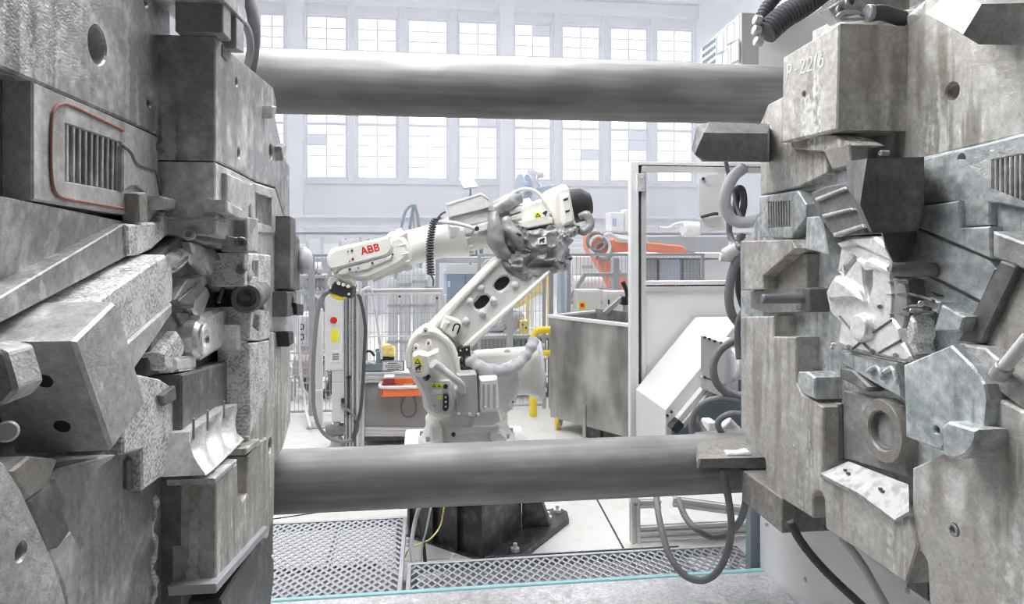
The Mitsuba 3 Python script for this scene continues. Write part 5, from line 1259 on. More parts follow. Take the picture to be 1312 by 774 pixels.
# junction boxes at the glass
jb = thing('junction_box', 'white junction box pair mounted at the right end of the clear pane', 'junction box')
put(jb, 'upper_box', loft([on_y(x, y, 4.2) for x, y in ((896, 229), (928, 220), (928, 276), (896, 278))], [on_y(x, y, 4.375) for x, y in ((896, 231), (926, 222), (926, 276), (896, 278))]), WHITE)
put(jb, 'lower_box', loft([on_y(x, y, 4.2) for x, y in ((897, 280), (928, 277), (928, 294), (897, 299))], [on_y(x, y, 4.375) for x, y in ((897, 280), (926, 277), (926, 294), (897, 299))]), WHITE)
put(jb, 'latch', hose([(899, 278, 4.19), (903, 277, 4.17), (915, 274, 4.17), (919, 274, 4.19)], .01, 8), ALU_DARK, smooth=True)
put(jb, 'stud', cyl(on_y(901, 229, 4.18), on_y(901, 229, 4.22), .01, n=10), BLACK)

# chute hood
ch = thing('chute_hood', 'white slanted chute hood with a front panel greyed for shade beside the lower hoses', 'chute')
hp_ = np.array([[1.365, .62], [1.365, 1.03], [1.775, 1.5], [2.3, 1.5], [2.3, .62]])
put(ch, 'shell', prism2('y', [hp_], 3.80, 4.36, .004), WHITE)
put(ch, 'front_shade', prism2('y', [np.array([[1.40, .64], [1.40, .95], [1.80, 1.40], [2.28, 1.40], [2.28, .64]])], 3.785, 3.80), SLATE)  # slate colour stands in for the shaded front and dark interior
put(ch, 'slide_rail', bar([1.40, 3.77, .95], [1.66, 3.77, 1.24], .05, .03, .004), GREYWHITE)
put(ch, 'slide_rail', bar([1.44, 3.74, .95], [1.70, 3.74, 1.24], .03, .03, .004), GALV)
put(ch, 'rail_end', bar([1.385, 3.75, .93], [1.43, 3.75, .98], .07, .05, .004), BLACK)
for x, z in ((1.375, 1.0), (1.40, 1.02)):
    put(ch, 'screw', cyl([x, 3.79, z], [x, 3.80, z], .008, n=8), ALU_DARK)
gb = thing('gearbox_cover', 'white boxed drive cover with slotted edges beside the white chute hood', 'drive cover')
put(gb, 'upper_cover', loft([on_y(x, y, 3.45) for x, y in ((898, 430), (928, 440), (928, 492), (898, 481))], [on_y(x, y, 3.78) for x, y in ((898, 428), (946, 434), (946, 485), (898, 479))]), WHITE)
put(gb, 'lower_cover', loft([on_y(x, y, 3.45) for x, y in ((898, 483), (928, 494), (922, 507), (898, 497))], [on_y(x, y, 3.78) for x, y in ((898, 481), (946, 487), (946, 502), (898, 495))]), WHITE)
put(gb, 'side_cover', px_box(929, 438, 937, 496, 3.5, .28, .004), PALE)
put(gb, 'motor', cyl(on_y(936, 466, 3.5), on_y(962, 466, 3.5), .085, n=28, c=.01), WHITE, smooth=35)
for x, y in ((903, 431), (909, 433), (916, 436), (924, 438), (903, 482)):
    put(gb, 'slot_hole', cyl(on_y(x, y + 1.5, 3.445), on_y(x, y + 1.5, 3.47), .008, n=8), ALU_DARK)
vf = thing('valve_fitting', 'small white valve fitting behind the chute tray', 'fitting')
put(vf, 'body', px_box(908, 541, 920, 556, 3.3, .1, .006), WHITE)
put(vf, 'cap', cyl(on_y(908, 545, 3.35), on_y(921, 545, 3.35), .022, n=14, c=.003), WHITE, smooth=30)
put(vf, 'elbow', cyl(on_y(927, 541, 3.2), on_y(942, 556, 3.2), .04, n=16, c=.005), PALE, smooth=30)

# hoses beside the right mould half
HOSES = [
    ([(952, 216, 3.05), (940, 226, 3.02), (931, 244, 3.0), (929, 262, 3.0), (936, 279, 3.0), (948, 285, 2.98), (962, 284, 2.95), (975, 281, 2.9)], .027, HOSE_PALE, 'thick pale grey hose bending beside the top of the right mould half'),
    ([(930, 205, 3.1), (933, 222, 3.1), (940, 245, 3.08), (944, 265, 3.06), (952, 285, 3.0)], .010, HOSE_GREY, 'thin dark hose running down from under the dark chamfered bar'),
    ([(941, 276, 3.06), (944, 252, 3.08), (945, 242, 3.05), (951, 244, 3.04), (953, 262, 3.04), (948, 284, 3.06)], .016, RUBBER, 'dark hose bend inside the thick pale hose'),
    ([(934, 284, 3.1), (935, 300, 3.1), (941, 312, 3.06), (950, 318, 3.0)], .0145, HOSE_GREY, 'dark hose leaving under the thick pale hose'),
    ([(950, 300, 3.06), (947, 325, 3.05), (938, 350, 3.05), (934, 376, 3.05), (936, 398, 3.05), (944, 412, 3.05), (954, 420, 3.02)], .021, HOSE_GREY, 'thick dark hose bowing out past the white door panel'),
    ([(946, 340, 3.1), (946, 370, 3.1), (950, 388, 3.1), (956, 400, 3.08)], .015, RUBBER, 'thin black hose between the thick dark hose and the mould'),
    ([(958, 394, 3.0), (949, 404, 3.0), (945, 420, 3.02), (945, 440, 3.05), (947, 460, 3.05)], .0145, HOSE_GREY, 'dark hose curling along the mould edge over the drive cover'),
    ([(956, 432, 3.05), (938, 438, 3.08), (922, 450, 3.1), (914, 468, 3.1), (917, 488, 3.1), (928, 501, 3.1), (944, 506, 3.08), (958, 508, 3.02)], .0185, HOSE_GREY, 'dark hose in a wide bow across the white drive cover'),
    ([(956, 516, 3.05), (930, 511, 3.1), (908, 514, 3.12), (894, 524, 3.14), (887, 540, 3.16), (888, 556, 3.16), (894, 568, 3.12)], .0165, HOSE_GREY, 'dark hose in an arch over the tray, outer one'),
    ([(902, 516, 3.16), (893, 522, 3.2), (891, 532, 3.2), (898, 546, 3.16), (906, 558, 3.1), (910, 570, 3.05)], .0135, HOSE_GREY, 'dark hose crossing inside the arch over the tray'),
    ([(956, 532, 3.0), (938, 530, 3.02), (924, 536, 3.04), (920, 545, 3.05), (926, 556, 3.05), (934, 562, 3.05)], .0145, HOSE_GREY, 'short dark hose bend behind the tray corner'),
    ([(926, 600, 2.78), (930, 622, 2.78), (935, 650, 2.8), (937, 680, 2.85), (931, 710, 2.9), (917, 735, 2.92), (897, 744, 2.95), (874, 735, 3.0), (857, 710, 3.1), (848, 680, 3.2), (843, 655, 3.3), (841, 635, 3.4)], .0155, HOSE_GREY, 'dark hose hanging from the tray in a deep loop over the grating'),
    ([(952, 600, 2.78), (956, 622, 2.8), (955, 645, 2.85), (948, 668, 2.92), (932, 685, 3.0), (912, 688, 3.05), (892, 678, 3.1), (878, 662, 3.2), (869, 640, 3.3)], .0155, HOSE_GREY, 'dark hose hanging from the tray in a shallow loop'),
    ([(1012, 668, 2.3), (1025, 692, 2.3), (1045, 718, 2.3), (1070, 744, 2.3), (1100, 772, 2.3), (1125, 795, 2.3)], .015, RUBBER, 'black hose running down under the right mould half'),
    ([(1080, 690, 2.2), (1105, 724, 2.2), (1120, 750, 2.2), (1140, 785, 2.2)], .014, HOSE_PALE, 'pale pipe beside the black hose under the right mould half'),
]
for pts, r, mat, lab in HOSES:
    whole('hydraulic_hose', hose(pts, r, 14), mat, lab, 'hose', smooth=True)
# hose clamp piece
hc = thing('hose_coupling', 'pale hose coupling at the mould edge in front of the white door', 'coupling')
put(hc, 'body', cyl(on_y(928, 328, 3.06), on_y(948, 316, 3.05), .032, n=18, c=.006), WHITE, smooth=30)
put(hc, 'flange', cyl(on_y(922, 330, 3.07), on_y(946, 331, 3.06), .02, n=14, c=.003), WHITE, smooth=30)
put(hc, 'nut', cyl(on_y(935, 313, 3.06), on_y(945, 313, 3.06), .015, n=6), WHITE)

# tray below the hoses
ty = thing('chute_tray', 'rusty steel chute tray lying over the lower tie bar at the right mould half', 'tray')
tq = [on_y(891, 554, 3.08), on_y(969, 547, 3.08), on_y(984, 586, 2.74), on_y(896, 588, 2.74)]
put(ty, 'floor_plate', loft(tq, [p - [0, 0, .008] for p in tq]), STEEL_BROWN)
lip = [on_y(896, 588, 2.74), on_y(984, 586, 2.74), on_y(984, 600, 2.73), on_y(893, 600, 2.73)]
put(ty, 'front_lip', loft(lip, [p + [0, .008, 0] for p in lip]), STEEL_DARK)
lip2 = [on_y(891, 554, 3.08), on_y(896, 588, 2.74), on_y(893, 600, 2.73), on_y(890, 557, 3.08)]
put(ty, 'side_lip', loft(lip2, [p + [.008, 0, 0] for p in lip2]), STEEL)
rg = on_y(944, 583, 2.78)
put(ty, 'residue', rough(refine(box(rg[0] - .05, rg[0] + .06, 2.76, 2.82, rg[2] - .004, rg[2] + .014, .006), .02), .008, 30, 2), WHITE, smooth=True, label='white residue')

# white machine column under the right mould half: its side faces the gap
mc = thing('machine_column', 'white machine side wall with a grey end strip under the right mould half', 'machine column')
put(mc, 'body', box(MCX, 2.05, 2.0, 3.30, 0, .85, .006), LIFTED_WHITE)
put(mc, 'end_strip', box(on_y(961, 700, 3.31)[0], MCX + .1, 3.302, 3.36, .28, .85, .003), SLATE)
put(mc, 'side_sheet', box(MCX - .012, MCX, 2.05, 2.9, .02, .84, .003), LIFTED_WHITE)
for y, z in ((2.85, .78), (2.85, .5), (2.2, .78), (3.2, .6)):
    put(mc, 'screw', cyl([MCX - .018, y, z], [MCX - .008, y, z], .01, n=8), GALV)
# above the right mould half: terminal box, panel, corrugated hose, fittings
tbx = thing('terminal_cabinet', 'pale grey control cabinet with small framed fields above the upper tie bar', 'cabinet')
XB = 1.9
put(tbx, 'body', trace('x', [(897, 62), (949, 16), (949, 92), (897, 92)], XB, .5, .004), GREYWHITE)
put(tbx, 'door', trace('x', [(898, 62), (946, 19), (946, 92), (898, 92)], XB - .012, .012, .003), WHITE)
put(tbx, 'side_plate', px_box(950.5, 17, 972, 92, on_x(949, 16, XB)[1] - .012, .012, .002), GREY_SHEET)
put(tbx, 'support_arm', box(2.12, 2.3, 3.40, 3.98, on_y(949, 60, 3.9)[2] - .1, on_y(949, 60, 3.9)[2] + .05), GREYWHITE)
for k, (a, b, c_, d) in enumerate(((932, 32, 939, 56), (919, 44, 925, 68), (937, 54, 945, 80), (926, 66, 931, 90))):
    put(tbx, 'field_seal', trace('x', [(a - .8, b + 1.6), (c_ + .8, b - 4.2), (c_ + .8, d - 2.6), (a - .8, d + 2.4)], XB - .016, .006, 0), SLATE)
    put(tbx, 'hinged_field', trace('x', [(a, b + 2), (c_, b - 3), (c_, d - 3), (a, d + 1)], XB - .026, .012, .002), WHITE)
for r_ in range(4):
    for q in range(5):
        x, y = 900 + q * 3.4, 61 - q * 2.6 + r_ * 9
        if y < 84:
            put(tbx, 'terminal', trace('x', [(x, y), (x + 2.2, y - 1.8), (x + 2.2, y + 2.2), (x, y + 4)], XB - .018, .008, 0), SLATE)
wp = thing('machine_cowling', 'white machine cowling sloping up behind the top of the right mould half', 'cowling')
put(wp, 'panel', loft([on_y(x, y, 3.25) for x, y in ((972, 60), (1072, -2), (1092, -13), (1092, 90), (972, 90))], [on_y(x, y, 3.35) for x, y in ((972, 60), (1072, -2), (1092, -13), (1092, 90), (972, 90))]), LIFTED_WHITE)
ribbed = thing('corrugated_hose', 'thick black corrugated hose rising above the right mould half', 'hose')
def corrugated(pts, r, Y, name):
    P = curve([on_y(x, y, Y) for x, y in pts], 130)
    s = np.concatenate([[0], np.cumsum(np.linalg.norm(np.diff(P, axis=0), axis=1))])
    put(ribbed, name, tube(P, r * (1 + .12 * np.sin(s * 2 * math.pi / .02)), 24), RUBBER, smooth=20)
corrugated([(981, 42), (1004, 22), (1034, 3), (1062, -20)], .052, 3.05, 'ribbed_tube')
corrugated([(974, 26), (984, 8), (1000, -12)], .03, 3.15, 'ribbed_tube')
for x, y in ((966, 25), (965, 38), (967, 52)):
    put(ribbed, 'fitting', cyl(on_y(x, y, 3.05), on_y(x + 9, y + 2, 3.05), .024, n=14, c=.004), GALV, smooth=30)
ft = thing('hose_fittings', 'metal pipe fittings and a short black hose on top of the right mould half', 'fittings')
FY = 2.1
put(ft, 'bracket', trace('y', [(1062, 10), (1078, 0), (1095, -10), (1118, -10), (1116, 16), (1092, 20), (1074, 28)], FY, .05, .004), STEEL_LIGHT)
put(ft, 'block', trace('y', rounded([(1110, -12), (1168, -12), (1166, 22), (1140, 28), (1112, 24)], 5), FY + .02, .12, .006), STEEL_BROWN)
put(ft, 'short_hose', hose([(1114, 18, FY - .04), (1130, 16, FY - .05), (1150, 22, FY - .05), (1180, 31, FY - .05)], .026, 14), RUBBER, smooth=True)
put(ft, 'collar', cyl(on_y(1110, 17, FY - .04), on_y(1117, 17, FY - .04), .029, n=18, c=.004), STEEL, smooth=30)
put(ft, 'clip', hose([(1072, 22, FY - .02), (1080, 16, FY - .03), (1096, 16, FY - .03), (1108, 22, FY - .02), (1096, 25, FY - .03), (1076, 26, FY - .02)], .006, 8), GALV, smooth=True)
for x, y in ((1088, 4), (1076, 14)):
    put(ft, 'pipe_end', lathe([(0, 0), (0, .018), (-.014, .018), (-.014, .01), (0, .01)], on_y(x, y, FY), [0, 1, 0], 18), GALV, smooth=30)
put(ft, 'pale_pipe', cyl(on_y(1172, 28, FY - .1), on_y(1222, -14, FY - .1), .03, n=18, c=.003), WHITE, smooth=35)
# arcs of hose above the left mould half
whole('hydraulic_hose', hose([(312, -20, 2.75), (322, 12, 2.75), (326, 40, 2.75), (324, 70, 2.75), (320, 92, 2.75)], .022, 14), RUBBER, 'thick black hose arching above the left mould half', 'hose', smooth=True)
whole('hydraulic_hose', hose([(311, 28, 2.6), (318, 40, 2.62), (321, 58, 2.64), (319, 76, 2.66), (314, 92, 2.68)], .014, 12), HOSE_GREY, 'grey hose arching inside the black one above the left mould half', 'hose', smooth=True)
# ---------------------------------------------------------------- fence and hall beyond the robot
FY_ = 8.1
ZF = 1.83
def fence_panel(px0, px1, label, Y=FY_, z0=.06, z1=ZF, pitch=.045, hp_=.2, sheet=False):
    x0, x1 = on_y(px0, 300, Y)[0], on_y(px1, 300, Y)[0]
    f = thing('wire_fence', label, 'fence', 'wire fence panels of the robot cell')
    ms = []
    r = .0055
    n = max(2, int((x1 - x0) / pitch)); m = int((z1 - z0) / hp_)
    for k in range(1, n):
        x = x0 + (x1 - x0) * k / n; ms.append(box(x - r / 2, x + r / 2, Y - r / 2, Y + r / 2, z0, z1))
    for k in range(1, m):
        z = z0 + (z1 - z0) * k / m; ms.append(box(x0, x1, Y + r / 2, Y + r * 1.5, z - r / 2, z + r / 2))
    put(f, 'wire_mesh', join(*ms), GALV, kind='stuff')
    for b_ in (box(x0, x1, Y - .012, Y + .014, z0 - .025, z0, .002), box(x0, x1, Y - .012, Y + .014, z1, z1 + .03, .002)):
        put(f, 'rail', b_, GALV)
    for x in (x0, x1):
        put(f, 'post', box(x - .02, x + .02, Y - .02, Y + .02, 0, z1 + .03, .003), GALV)
    return f
fence_panel(325, 398, 'wire fence panel left of the control post, nearest the left mould half')
fence_panel(401, 466, 'wire fence panel behind the control post')
fence_panel(469, 560, 'wire fence panel behind the clear sheet of the guard frame')
fence_panel(614, 651, 'wire fence panel behind the lower arm of the robot')
fence_panel(655, 697, 'wire fence panel between the robot and the steel bin')
fence_panel(729, 806, 'wire fence panel behind the steel bin')
fence_panel(822, 900, 'wire fence panel seen through the clear door pane')
# pair of heavier posts
hpst = thing('fence_post', 'broad pale blue fence post left above the bin', 'post')
put(hpst, 'post', up(720, FY_ - .03, 0, on_y(720, 336, FY_)[2], .1), matte('blue_post', (.56, .64, .74), .45, .4))
put(hpst, 'cap', px_box(714, 334, 726, 337, FY_ - .08, .1, .003), GALV)
hpst = thing('fence_post', 'narrow grey fence post left of the broad pale blue one', 'post')
put(hpst, 'post', up(706, FY_ - .02, 0, on_y(706, 336, FY_)[2], .05), GALV)
put(hpst, 'cap', px_box(703, 334, 709, 337, FY_ - .05, .06, .003), GALV)

# yellow guard rail by the bin
gr = thing('guard_rail', 'yellow tubular guard rail between the robot and the bin', 'guard rail')
GRY = 7.75
zr = on_y(690, 423, GRY)[2]; zr2 = on_y(690, 453, GRY)[2]
xg = on_y(683, 440, GRY)[0]
put(gr, 'hoop', tube(curve([[xg, GRY, 0], [xg, GRY, .5], [xg, GRY, zr - .14], [xg + .03, GRY, zr - .03], [xg + .13, GRY, zr], [xg + .6, GRY, zr], [xg + 1.1, GRY, zr]], 8), .042, 16), YELLOW, smooth=True)
put(gr, 'cross_tube', cyl([xg, GRY, zr2], [xg + 1.1, GRY, zr2], .038, n=16), YELLOW, smooth=30)
put(gr, 'end_post', cyl([xg + 1.1, GRY, 0], [xg + 1.1, GRY, zr], .042, n=16), YELLOW, smooth=30)

# control boxes on the fence
for (x0, y0, x1, y1, lab, red) in ((739, 371, 770, 399, 'white control box with a red button hanging on the fence above the bin', True), (777, 373, 812, 400, 'plain white box hanging on the fence beside the lever', False)):
    k = thing('fence_box', lab, 'control box')
    put(k, 'body', px_box(x0, y0, x1, y1, FY_ - .2, .197, .006), WHITE)
    put(k, 'door', px_box(x0 + 1.5, y0 + 2, x1 - 1.5, y1 - 1.5, FY_ - .21, .012, .003), WHITE)
    if red:
        put(k, 'button_plate', px_box(742, 386, 750, 396, FY_ - .222, .012, .002), YELLOW)
        put(k, 'button', cyl(on_y(746, 391, FY_ - .25), on_y(746, 391, FY_ - .22), .024, n=16, c=.004), RED, smooth=30)
    else:
        put(k, 'latch', px_box(779, 384, 781, 390, FY_ - .222, .012, .002), ALU_DARK)
# grey frame with a diagonal strut behind the control box
st = thing('strut_frame', 'grey tube frame with a slanting strut behind the fence box', 'frame')
SY = 8.5
put(st, 'strut', bar(on_y(727, 387, SY), on_y(749, 352, SY), .05, .05, .004), GALV)
put(st, 'rail', bar(on_y(747, 352, SY), on_y(815, 352, SY), .05, .05, .004), GALV)
put(st, 'upright', bar([*on_y(727, 300, SY)[:2], 0], on_y(727, 389, SY), .05, .05, .004), GALV)
put(st, 'upright', bar([*on_y(788, 300, SY)[:2], 0], on_y(788, 330, SY), .14, .08, .004), GALV)
put(st, 'rail', bar(on_y(727, 387, SY), on_y(790, 387, SY), .04, .04, .004), GALV)

# workbench with a casting, dark crate and yellow box
wb = thing('work_bench', 'grey workbench with a steel front behind the robot', 'bench')
WY = 8.6
zt4 = on_y(650, 429, WY)[2]
put(wb, 'top', box(on_y(601, 0, WY)[0], on_y(712, 0, WY)[0], WY - .02, WY + .8, zt4 - .05, zt4, .006), GALV)
put(wb, 'front', px_box(604, 433, 648, 449, WY, .3, .004), TANK)
for x in (604, 646, 708):
    put(wb, 'leg', bar([*on_y(x, 0, WY + .05)[:2], 0], [*on_y(x, 0, WY + .05)[:2], zt4 - .05], .06), GALV)
    put(wb, 'leg', bar([*on_y(x, 0, WY + .05)[:2] + np.array([0, .65]), 0], [*on_y(x, 0, WY + .05)[:2] + np.array([0, .65]), zt4 - .05], .06), GALV)
dc = thing('dark_crate', 'dark slatted crate on the floor under the workbench', 'crate')
xa_, xb_ = on_y(650, 0, WY + .1)[0], on_y(704, 0, WY + .1)[0]
zt5 = zt4 - .09
for k in range(9):
    x = xa_ + (xb_ - xa_) * k / 8
    put(dc, 'slat', box(x - .022, x + .022, WY + .1, WY + .125, .12, zt5, .003), SLATE)
put(dc, 'back', box(xa_, xb_, WY + .55, WY + .58, .12, zt5), STEEL_DARK)
put(dc, 'floor_plate', box(xa_ - .02, xb_ + .02, WY + .08, WY + .6, .08, .12), STEEL_DARK)
put(dc, 'rim', box(xa_ - .02, xb_ + .02, WY + .08, WY + .13, zt5, zt5 + .03, .003), SLATE)
for x in (xa_ + .03, xb_ - .03):
    for y in (WY + .12, WY + .55):
        put(dc, 'foot', box(x - .03, x + .03, y - .03, y + .03, 0, .08), STEEL_DARK)
def lump(c, sx, sy, sz, seed, amp=.25, n=3):
    m = trimesh.creation.icosphere(n, 1.0); v = np.array(m.vertices)
    k = 1 + (meshkit.fbm(v * 1.7 + seed * 3.1, 3, seed) - .5) * 2 * amp
    v = np.round(v * k[:, None] * 5) / 5 * .6 + v * k[:, None] * .4
    m.vertices = v * [sx, sy, sz] + np.asarray(c); return m
def seated(px, pz, Y, z, sx, sy, sz, seed):
    x = on_y(px, 300, Y)[0]; m = lump([x, Y, 0], sx, sy, sz, seed); m.apply_translation([0, 0, z + .001 - m.bounds[0][2]]); return m
CAST = matte('raw_casting', worn((.52, .53, .55), (.75, .76, .78), (.3, .31, .33), 9, seed=61.), .4, .5, .3)
whole('metal_casting', seated(656, 0, WY + .3, zt4, .16, .13, .15, 3), CAST, 'grey metal casting standing on the workbench', 'casting', smooth=30)
whole('metal_casting', seated(637, 0, WY + .3, zt4, .17, .12, .085, 5), CAST, 'flat metal casting lying at the left end of the workbench', 'casting', smooth=30)
yb = thing('yellow_box', 'small yellow switch box on the workbench', 'switch box')
put(yb, 'body', px_box(667, 411, 678, 428.7, WY + .1, .12, .005), YELLOW_PALE)
for x, y in ((670, 416), (674, 420)):
    put(yb, 'switch', cyl(on_y(x, y, WY + .085), on_y(x, y, WY + .1), .012, n=10), INK)

# yellow stairs
ys = thing('yellow_stairs', 'yellow steel stairs behind the fence right of the robot arm', 'stairs')
YS = 12.2
for dy in (0, .9):
    put(ys, 'stringer', hull([on_y(x, y, YS + dy) + np.array([0, e, 0]) for x, y in ((622, 425), (622, 408), (694, 352), (708, 352), (708, 364)) for e in (0, .04)]), YELLOW_PALE)
for k in range(7):
    t = (k + .5) / 7
    p = on_y(622 + (700 - 622) * t, 416 + (356 - 416) * t, YS)
    put(ys, 'tread', box(p[0] - .14, p[0] + .14, YS + .02, YS + .9, p[2] - .015, p[2] + .015), YELLOW_PALE)
for x, y0, y1 in ((648, 310, 400), (676, 300, 380), (703, 290, 460)):
    a = on_y(x, y1, YS); b = on_y(x, 345, YS)
    put(ys, 'post', cyl([a[0], YS, 0], [a[0], YS, b[2]], .03, n=10), YELLOW_PALE)

# blue-grey booth with a sloping roof
bo = thing('blue_booth', 'blue grey machine booth with a sloping pale roof behind the robot arm', 'booth')
BY = 10.0
put(bo, 'body', px_box(572, 350, 650, 425, BY, 1.6, .01), BLUEGREY)
zb0 = on_y(600, 425, BY)[2]
put(bo, 'plinth', px_box(574, 424, 648, 440, BY + .04, 1.5, .01), BLACK)
put(bo, 'base', box(on_y(576, 0, BY)[0], on_y(646, 0, BY)[0], BY + .1, BY + 1.4, 0, on_y(600, 440, BY)[2]), SLATE)
put(bo, 'roof', loft([on_y(x, y, BY - .3) for x, y in ((567, 351), (612, 351), (622, 339), (580, 339), (572, 345))], [on_y(x, y, BY + 1.2) for x, y in ((567, 349), (612, 349), (622, 339), (580, 339), (572, 345))]), PALE)
put(bo, 'door_seam', px_box(595.5, 353, 597, 423, BY - .008, .01, 0), SLATE)
put(bo, 'notice', px_box(573.5, 360, 577, 368, BY - .006, .008, 0), PAPER)
put(bo, 'upper_beam', px_box(558, 329, 650, 337, BY - .1, .4, .01), GALV)
for x0, x1 in ((574, 596), (600, 612), (616, 640)):
    put(bo, 'roof_frame', px_box(x0, 312, x1, 328, BY + .2, .3, .01), SLATE)
    put(bo, 'roof_pane', px_box(x0 + 3, 315, x1 - 3, 326, BY + .19, .012, .002), PALE)
put(bo, 'pipe', tube(curve([on_y(x, y, BY - .2) for x, y in ((620, 340), (624, 335), (632, 334), (645, 336))], 5), .03, 10), GALV, smooth=True)

# vertical tanks and hose loops behind the clear sheet
tkx = [(503, 6, 356), (519, 7, 348), (537, 8, 344), (553, 7, 352)]
names = ['pale upright cylinder behind the forearm, leftmost of the row of four', 'pale upright cylinder second from the left behind the forearm', 'pale upright cylinder third from the left behind the forearm', 'pale upright cylinder beside the blue booth, last of the row of four']
for (x, r, y), lab in zip(tkx, names):
    p = on_y(x, y, 9.6); rr = r * 9.6 / 875
    c = thing('upright_cylinder', lab, 'cylinder', 'row of upright cylinders')
    put(c, 'barrel', lathe([(0, 0), (0, rr), (p[2] - .1, rr), (p[2] - .04, rr * .9), (p[2], rr * .5), (p[2], 0)], [p[0], 9.6, 0], [0, 0, 1], 24), PALE, smooth=35)
    for z in (.6, 1.1, p[2] - .2):
        put(c, 'band', lathe([(0, rr), (0, rr + .012), (.04, rr + .012), (.04, rr)], [p[0], 9.6, z], [0, 0, 1], 24), GALV, smooth=35)
for k, (pts, mat) in enumerate((([(506, 358), (511, 330), (513, 300), (518, 275), (524, 265), (530, 263)], BLUEGREY), ([(521, 352), (523, 330), (525, 295), (529, 270), (531, 262)], BLUEGREY), ([(531, 262), (536, 280), (538, 305), (539, 340), (539, 350)], BLUEGREY), ([(530, 270), (533, 295), (535, 340), (536, 350)], WHITE))):
    whole('tall_hose', tube(curve([on_y(x, y, 9.6 + .02 * k) for x, y in pts], 8), .022 if k < 3 else .04, 10), mat,
          ['bluish hose of the tall loop behind the forearm, the leftmost one', 'bluish hose rising in the middle of the tall loop', 'bluish hose falling at the right of the tall loop', 'white hose inside the tall loop behind the forearm'][k], 'hose', smooth=True)

# overhead conveyor beams across the hall
def beam(y0, y1, Y, x0, x1, label, posts=()):
    b = thing('crane_beam', label, 'beam')
    za, zb__ = on_y(656, y1, Y)[2], on_y(656, y0, Y)[2]
    h = zb__ - za
    put(b, 'top_flange', box(x0, x1, Y - .15, Y + .15, zb__ - h * .2, zb__, .004), PILASTER)
    put(b, 'web', box(x0, x1, Y - .03, Y + .03, za + h * .2, zb__ - h * .2), PALE)
    put(b, 'bottom_flange', box(x0, x1, Y - .15, Y + .15, za, za + h * .2, .004), PILASTER)
    for p in posts:
        put(b, 'post', box(p - .09, p + .09, Y - .09, Y + .09, 0, za, .004), PILASTER)
beam(277, 292, 17.0, -9, 9.5, 'pale crane beam running across the hall under the windows', (-8, -3.2, 1.5, 7))
beam(297, 302, 15.0, -8, 9, 'thin pale beam below the crane beam', (-7, -2.8, 5.6))
# flat panel on a pole and reel stand
fp = thing('panel_on_pole', 'tilted grey flat panel on a thin pole in front of the windows', 'panel')
p = on_y(600, 236, 12)
put(fp, 'panel', loft([on_y(x, y, Y) for x, y, Y in ((587, 228, 12.2), (605, 226, 12.2), (613, 239, 11.9), (594, 241, 11.9))], [on_y(x, y, Y) - np.array([0, 0, .03]) for x, y, Y in ((587, 228, 12.2), (605, 226, 12.2), (613, 239, 11.9), (594, 241, 11.9))]), GALV)
put(fp, 'pole', cyl([on_y(603, 0, 12)[0], 12.05, 0], [on_y(603, 0, 12)[0], 12.05, on_y(600, 236, 12)[2] - .03], .02, n=10), SLATE)
rl = thing('reel_stand', 'grey upright reel stand with a hose reel in front of the middle windows', 'reel stand')
RLY = 14.2
put(rl, 'plate', px_box(676, 217, 687, 262, RLY, .1, .01), PALE)
put(rl, 'post', bar([*on_y(681, 0, RLY)[:2] + np.array([0, .05]), 0], on_y(681, 260, RLY + .05), .16, .1), PALE)
rc = on_y(671, 240, RLY)
put(rl, 'reel', lathe([(-.1, 0), (-.1, .12), (-.1, .28), (-.07, .28), (-.07, .13), (.07, .13), (.07, .28), (.1, .28), (.1, 0)], rc, [1, .25, 0], 28), BLUEGREY, smooth=30)
put(rl, 'motor', cyl(on_y(688, 224, RLY), on_y(696, 222, RLY), .09, n=18, c=.02), PALE, smooth=30)
put(rl, 'arm', bar(on_y(688, 244, RLY), on_y(706, 240, RLY), .14, .12, .02), BLUEGREY)
put(rl, 'hose', tube(curve([on_y(x, y, RLY) for x, y in ((690, 226), (688, 232), (693, 240), (692, 255))], 5), .03, 8), WHITE, smooth=True)

# second robot beyond the fence
ob = thing('industrial_robot', 'orange jointed robot with hoses beyond the fence above the steel bin', 'robot')
OY = 10.6
def op(name, pts, y0, depth, mat=None, r=3, c=.02):
    put(ob, name, trace('y', rounded(pts, r), y0, depth, c), mat or ORANGE_PALE, smooth=25)
op('lower_arm', [(760, 326), (776, 324), (788, 342), (800, 350), (812, 372), (814, 404), (794, 404), (786, 372)], OY - .15, .3)
op('upper_arm', [(768, 308), (790, 306), (830, 310), (866, 314), (866, 326), (830, 322), (778, 324)], OY - .12, .26)
op('elbow', [(757, 300), (766, 296), (778, 300), (782, 314), (778, 328), (764, 330), (756, 318)], OY - .25, .5, None, 5)
op('wrist', [(862, 313), (876, 315), (880, 322), (876, 328), (864, 327)], OY - .1, .2)
op('gripper', [(879, 318), (890, 322), (892, 327), (880, 327)], OY - .08, .16, GALV, 1, .005)
op('motor', [(790, 300), (812, 304), (812, 312), (790, 310)], OY - .2, .3, WHITE, 2)
op('base', [(784, 400), (824, 400), (830, 440), (780, 440)], OY - .3, .6)
put(ob, 'pedestal', box(on_y(782, 0, OY)[0], on_y(828, 0, OY)[0], OY - .3, OY + .3, 0, on_y(800, 440, OY)[2], .01), GALV)
for k, (x, y, r) in enumerate(((764, 310, .14), (768, 316, .16), (772, 322, .13))):
    c = on_y(x, y, OY - .28); a = np.linspace(0, 2 * math.pi, 26)[:-1]
    put(ob, 'hose_loop', tube(np.stack([c[0] + r * np.cos(a), c[1] - .02 * k + .05 * np.sin(a), c[2] + r * np.sin(a)], 1), .028, 8, True), PALE if k % 2 else HOSE_GREY, smooth=True)
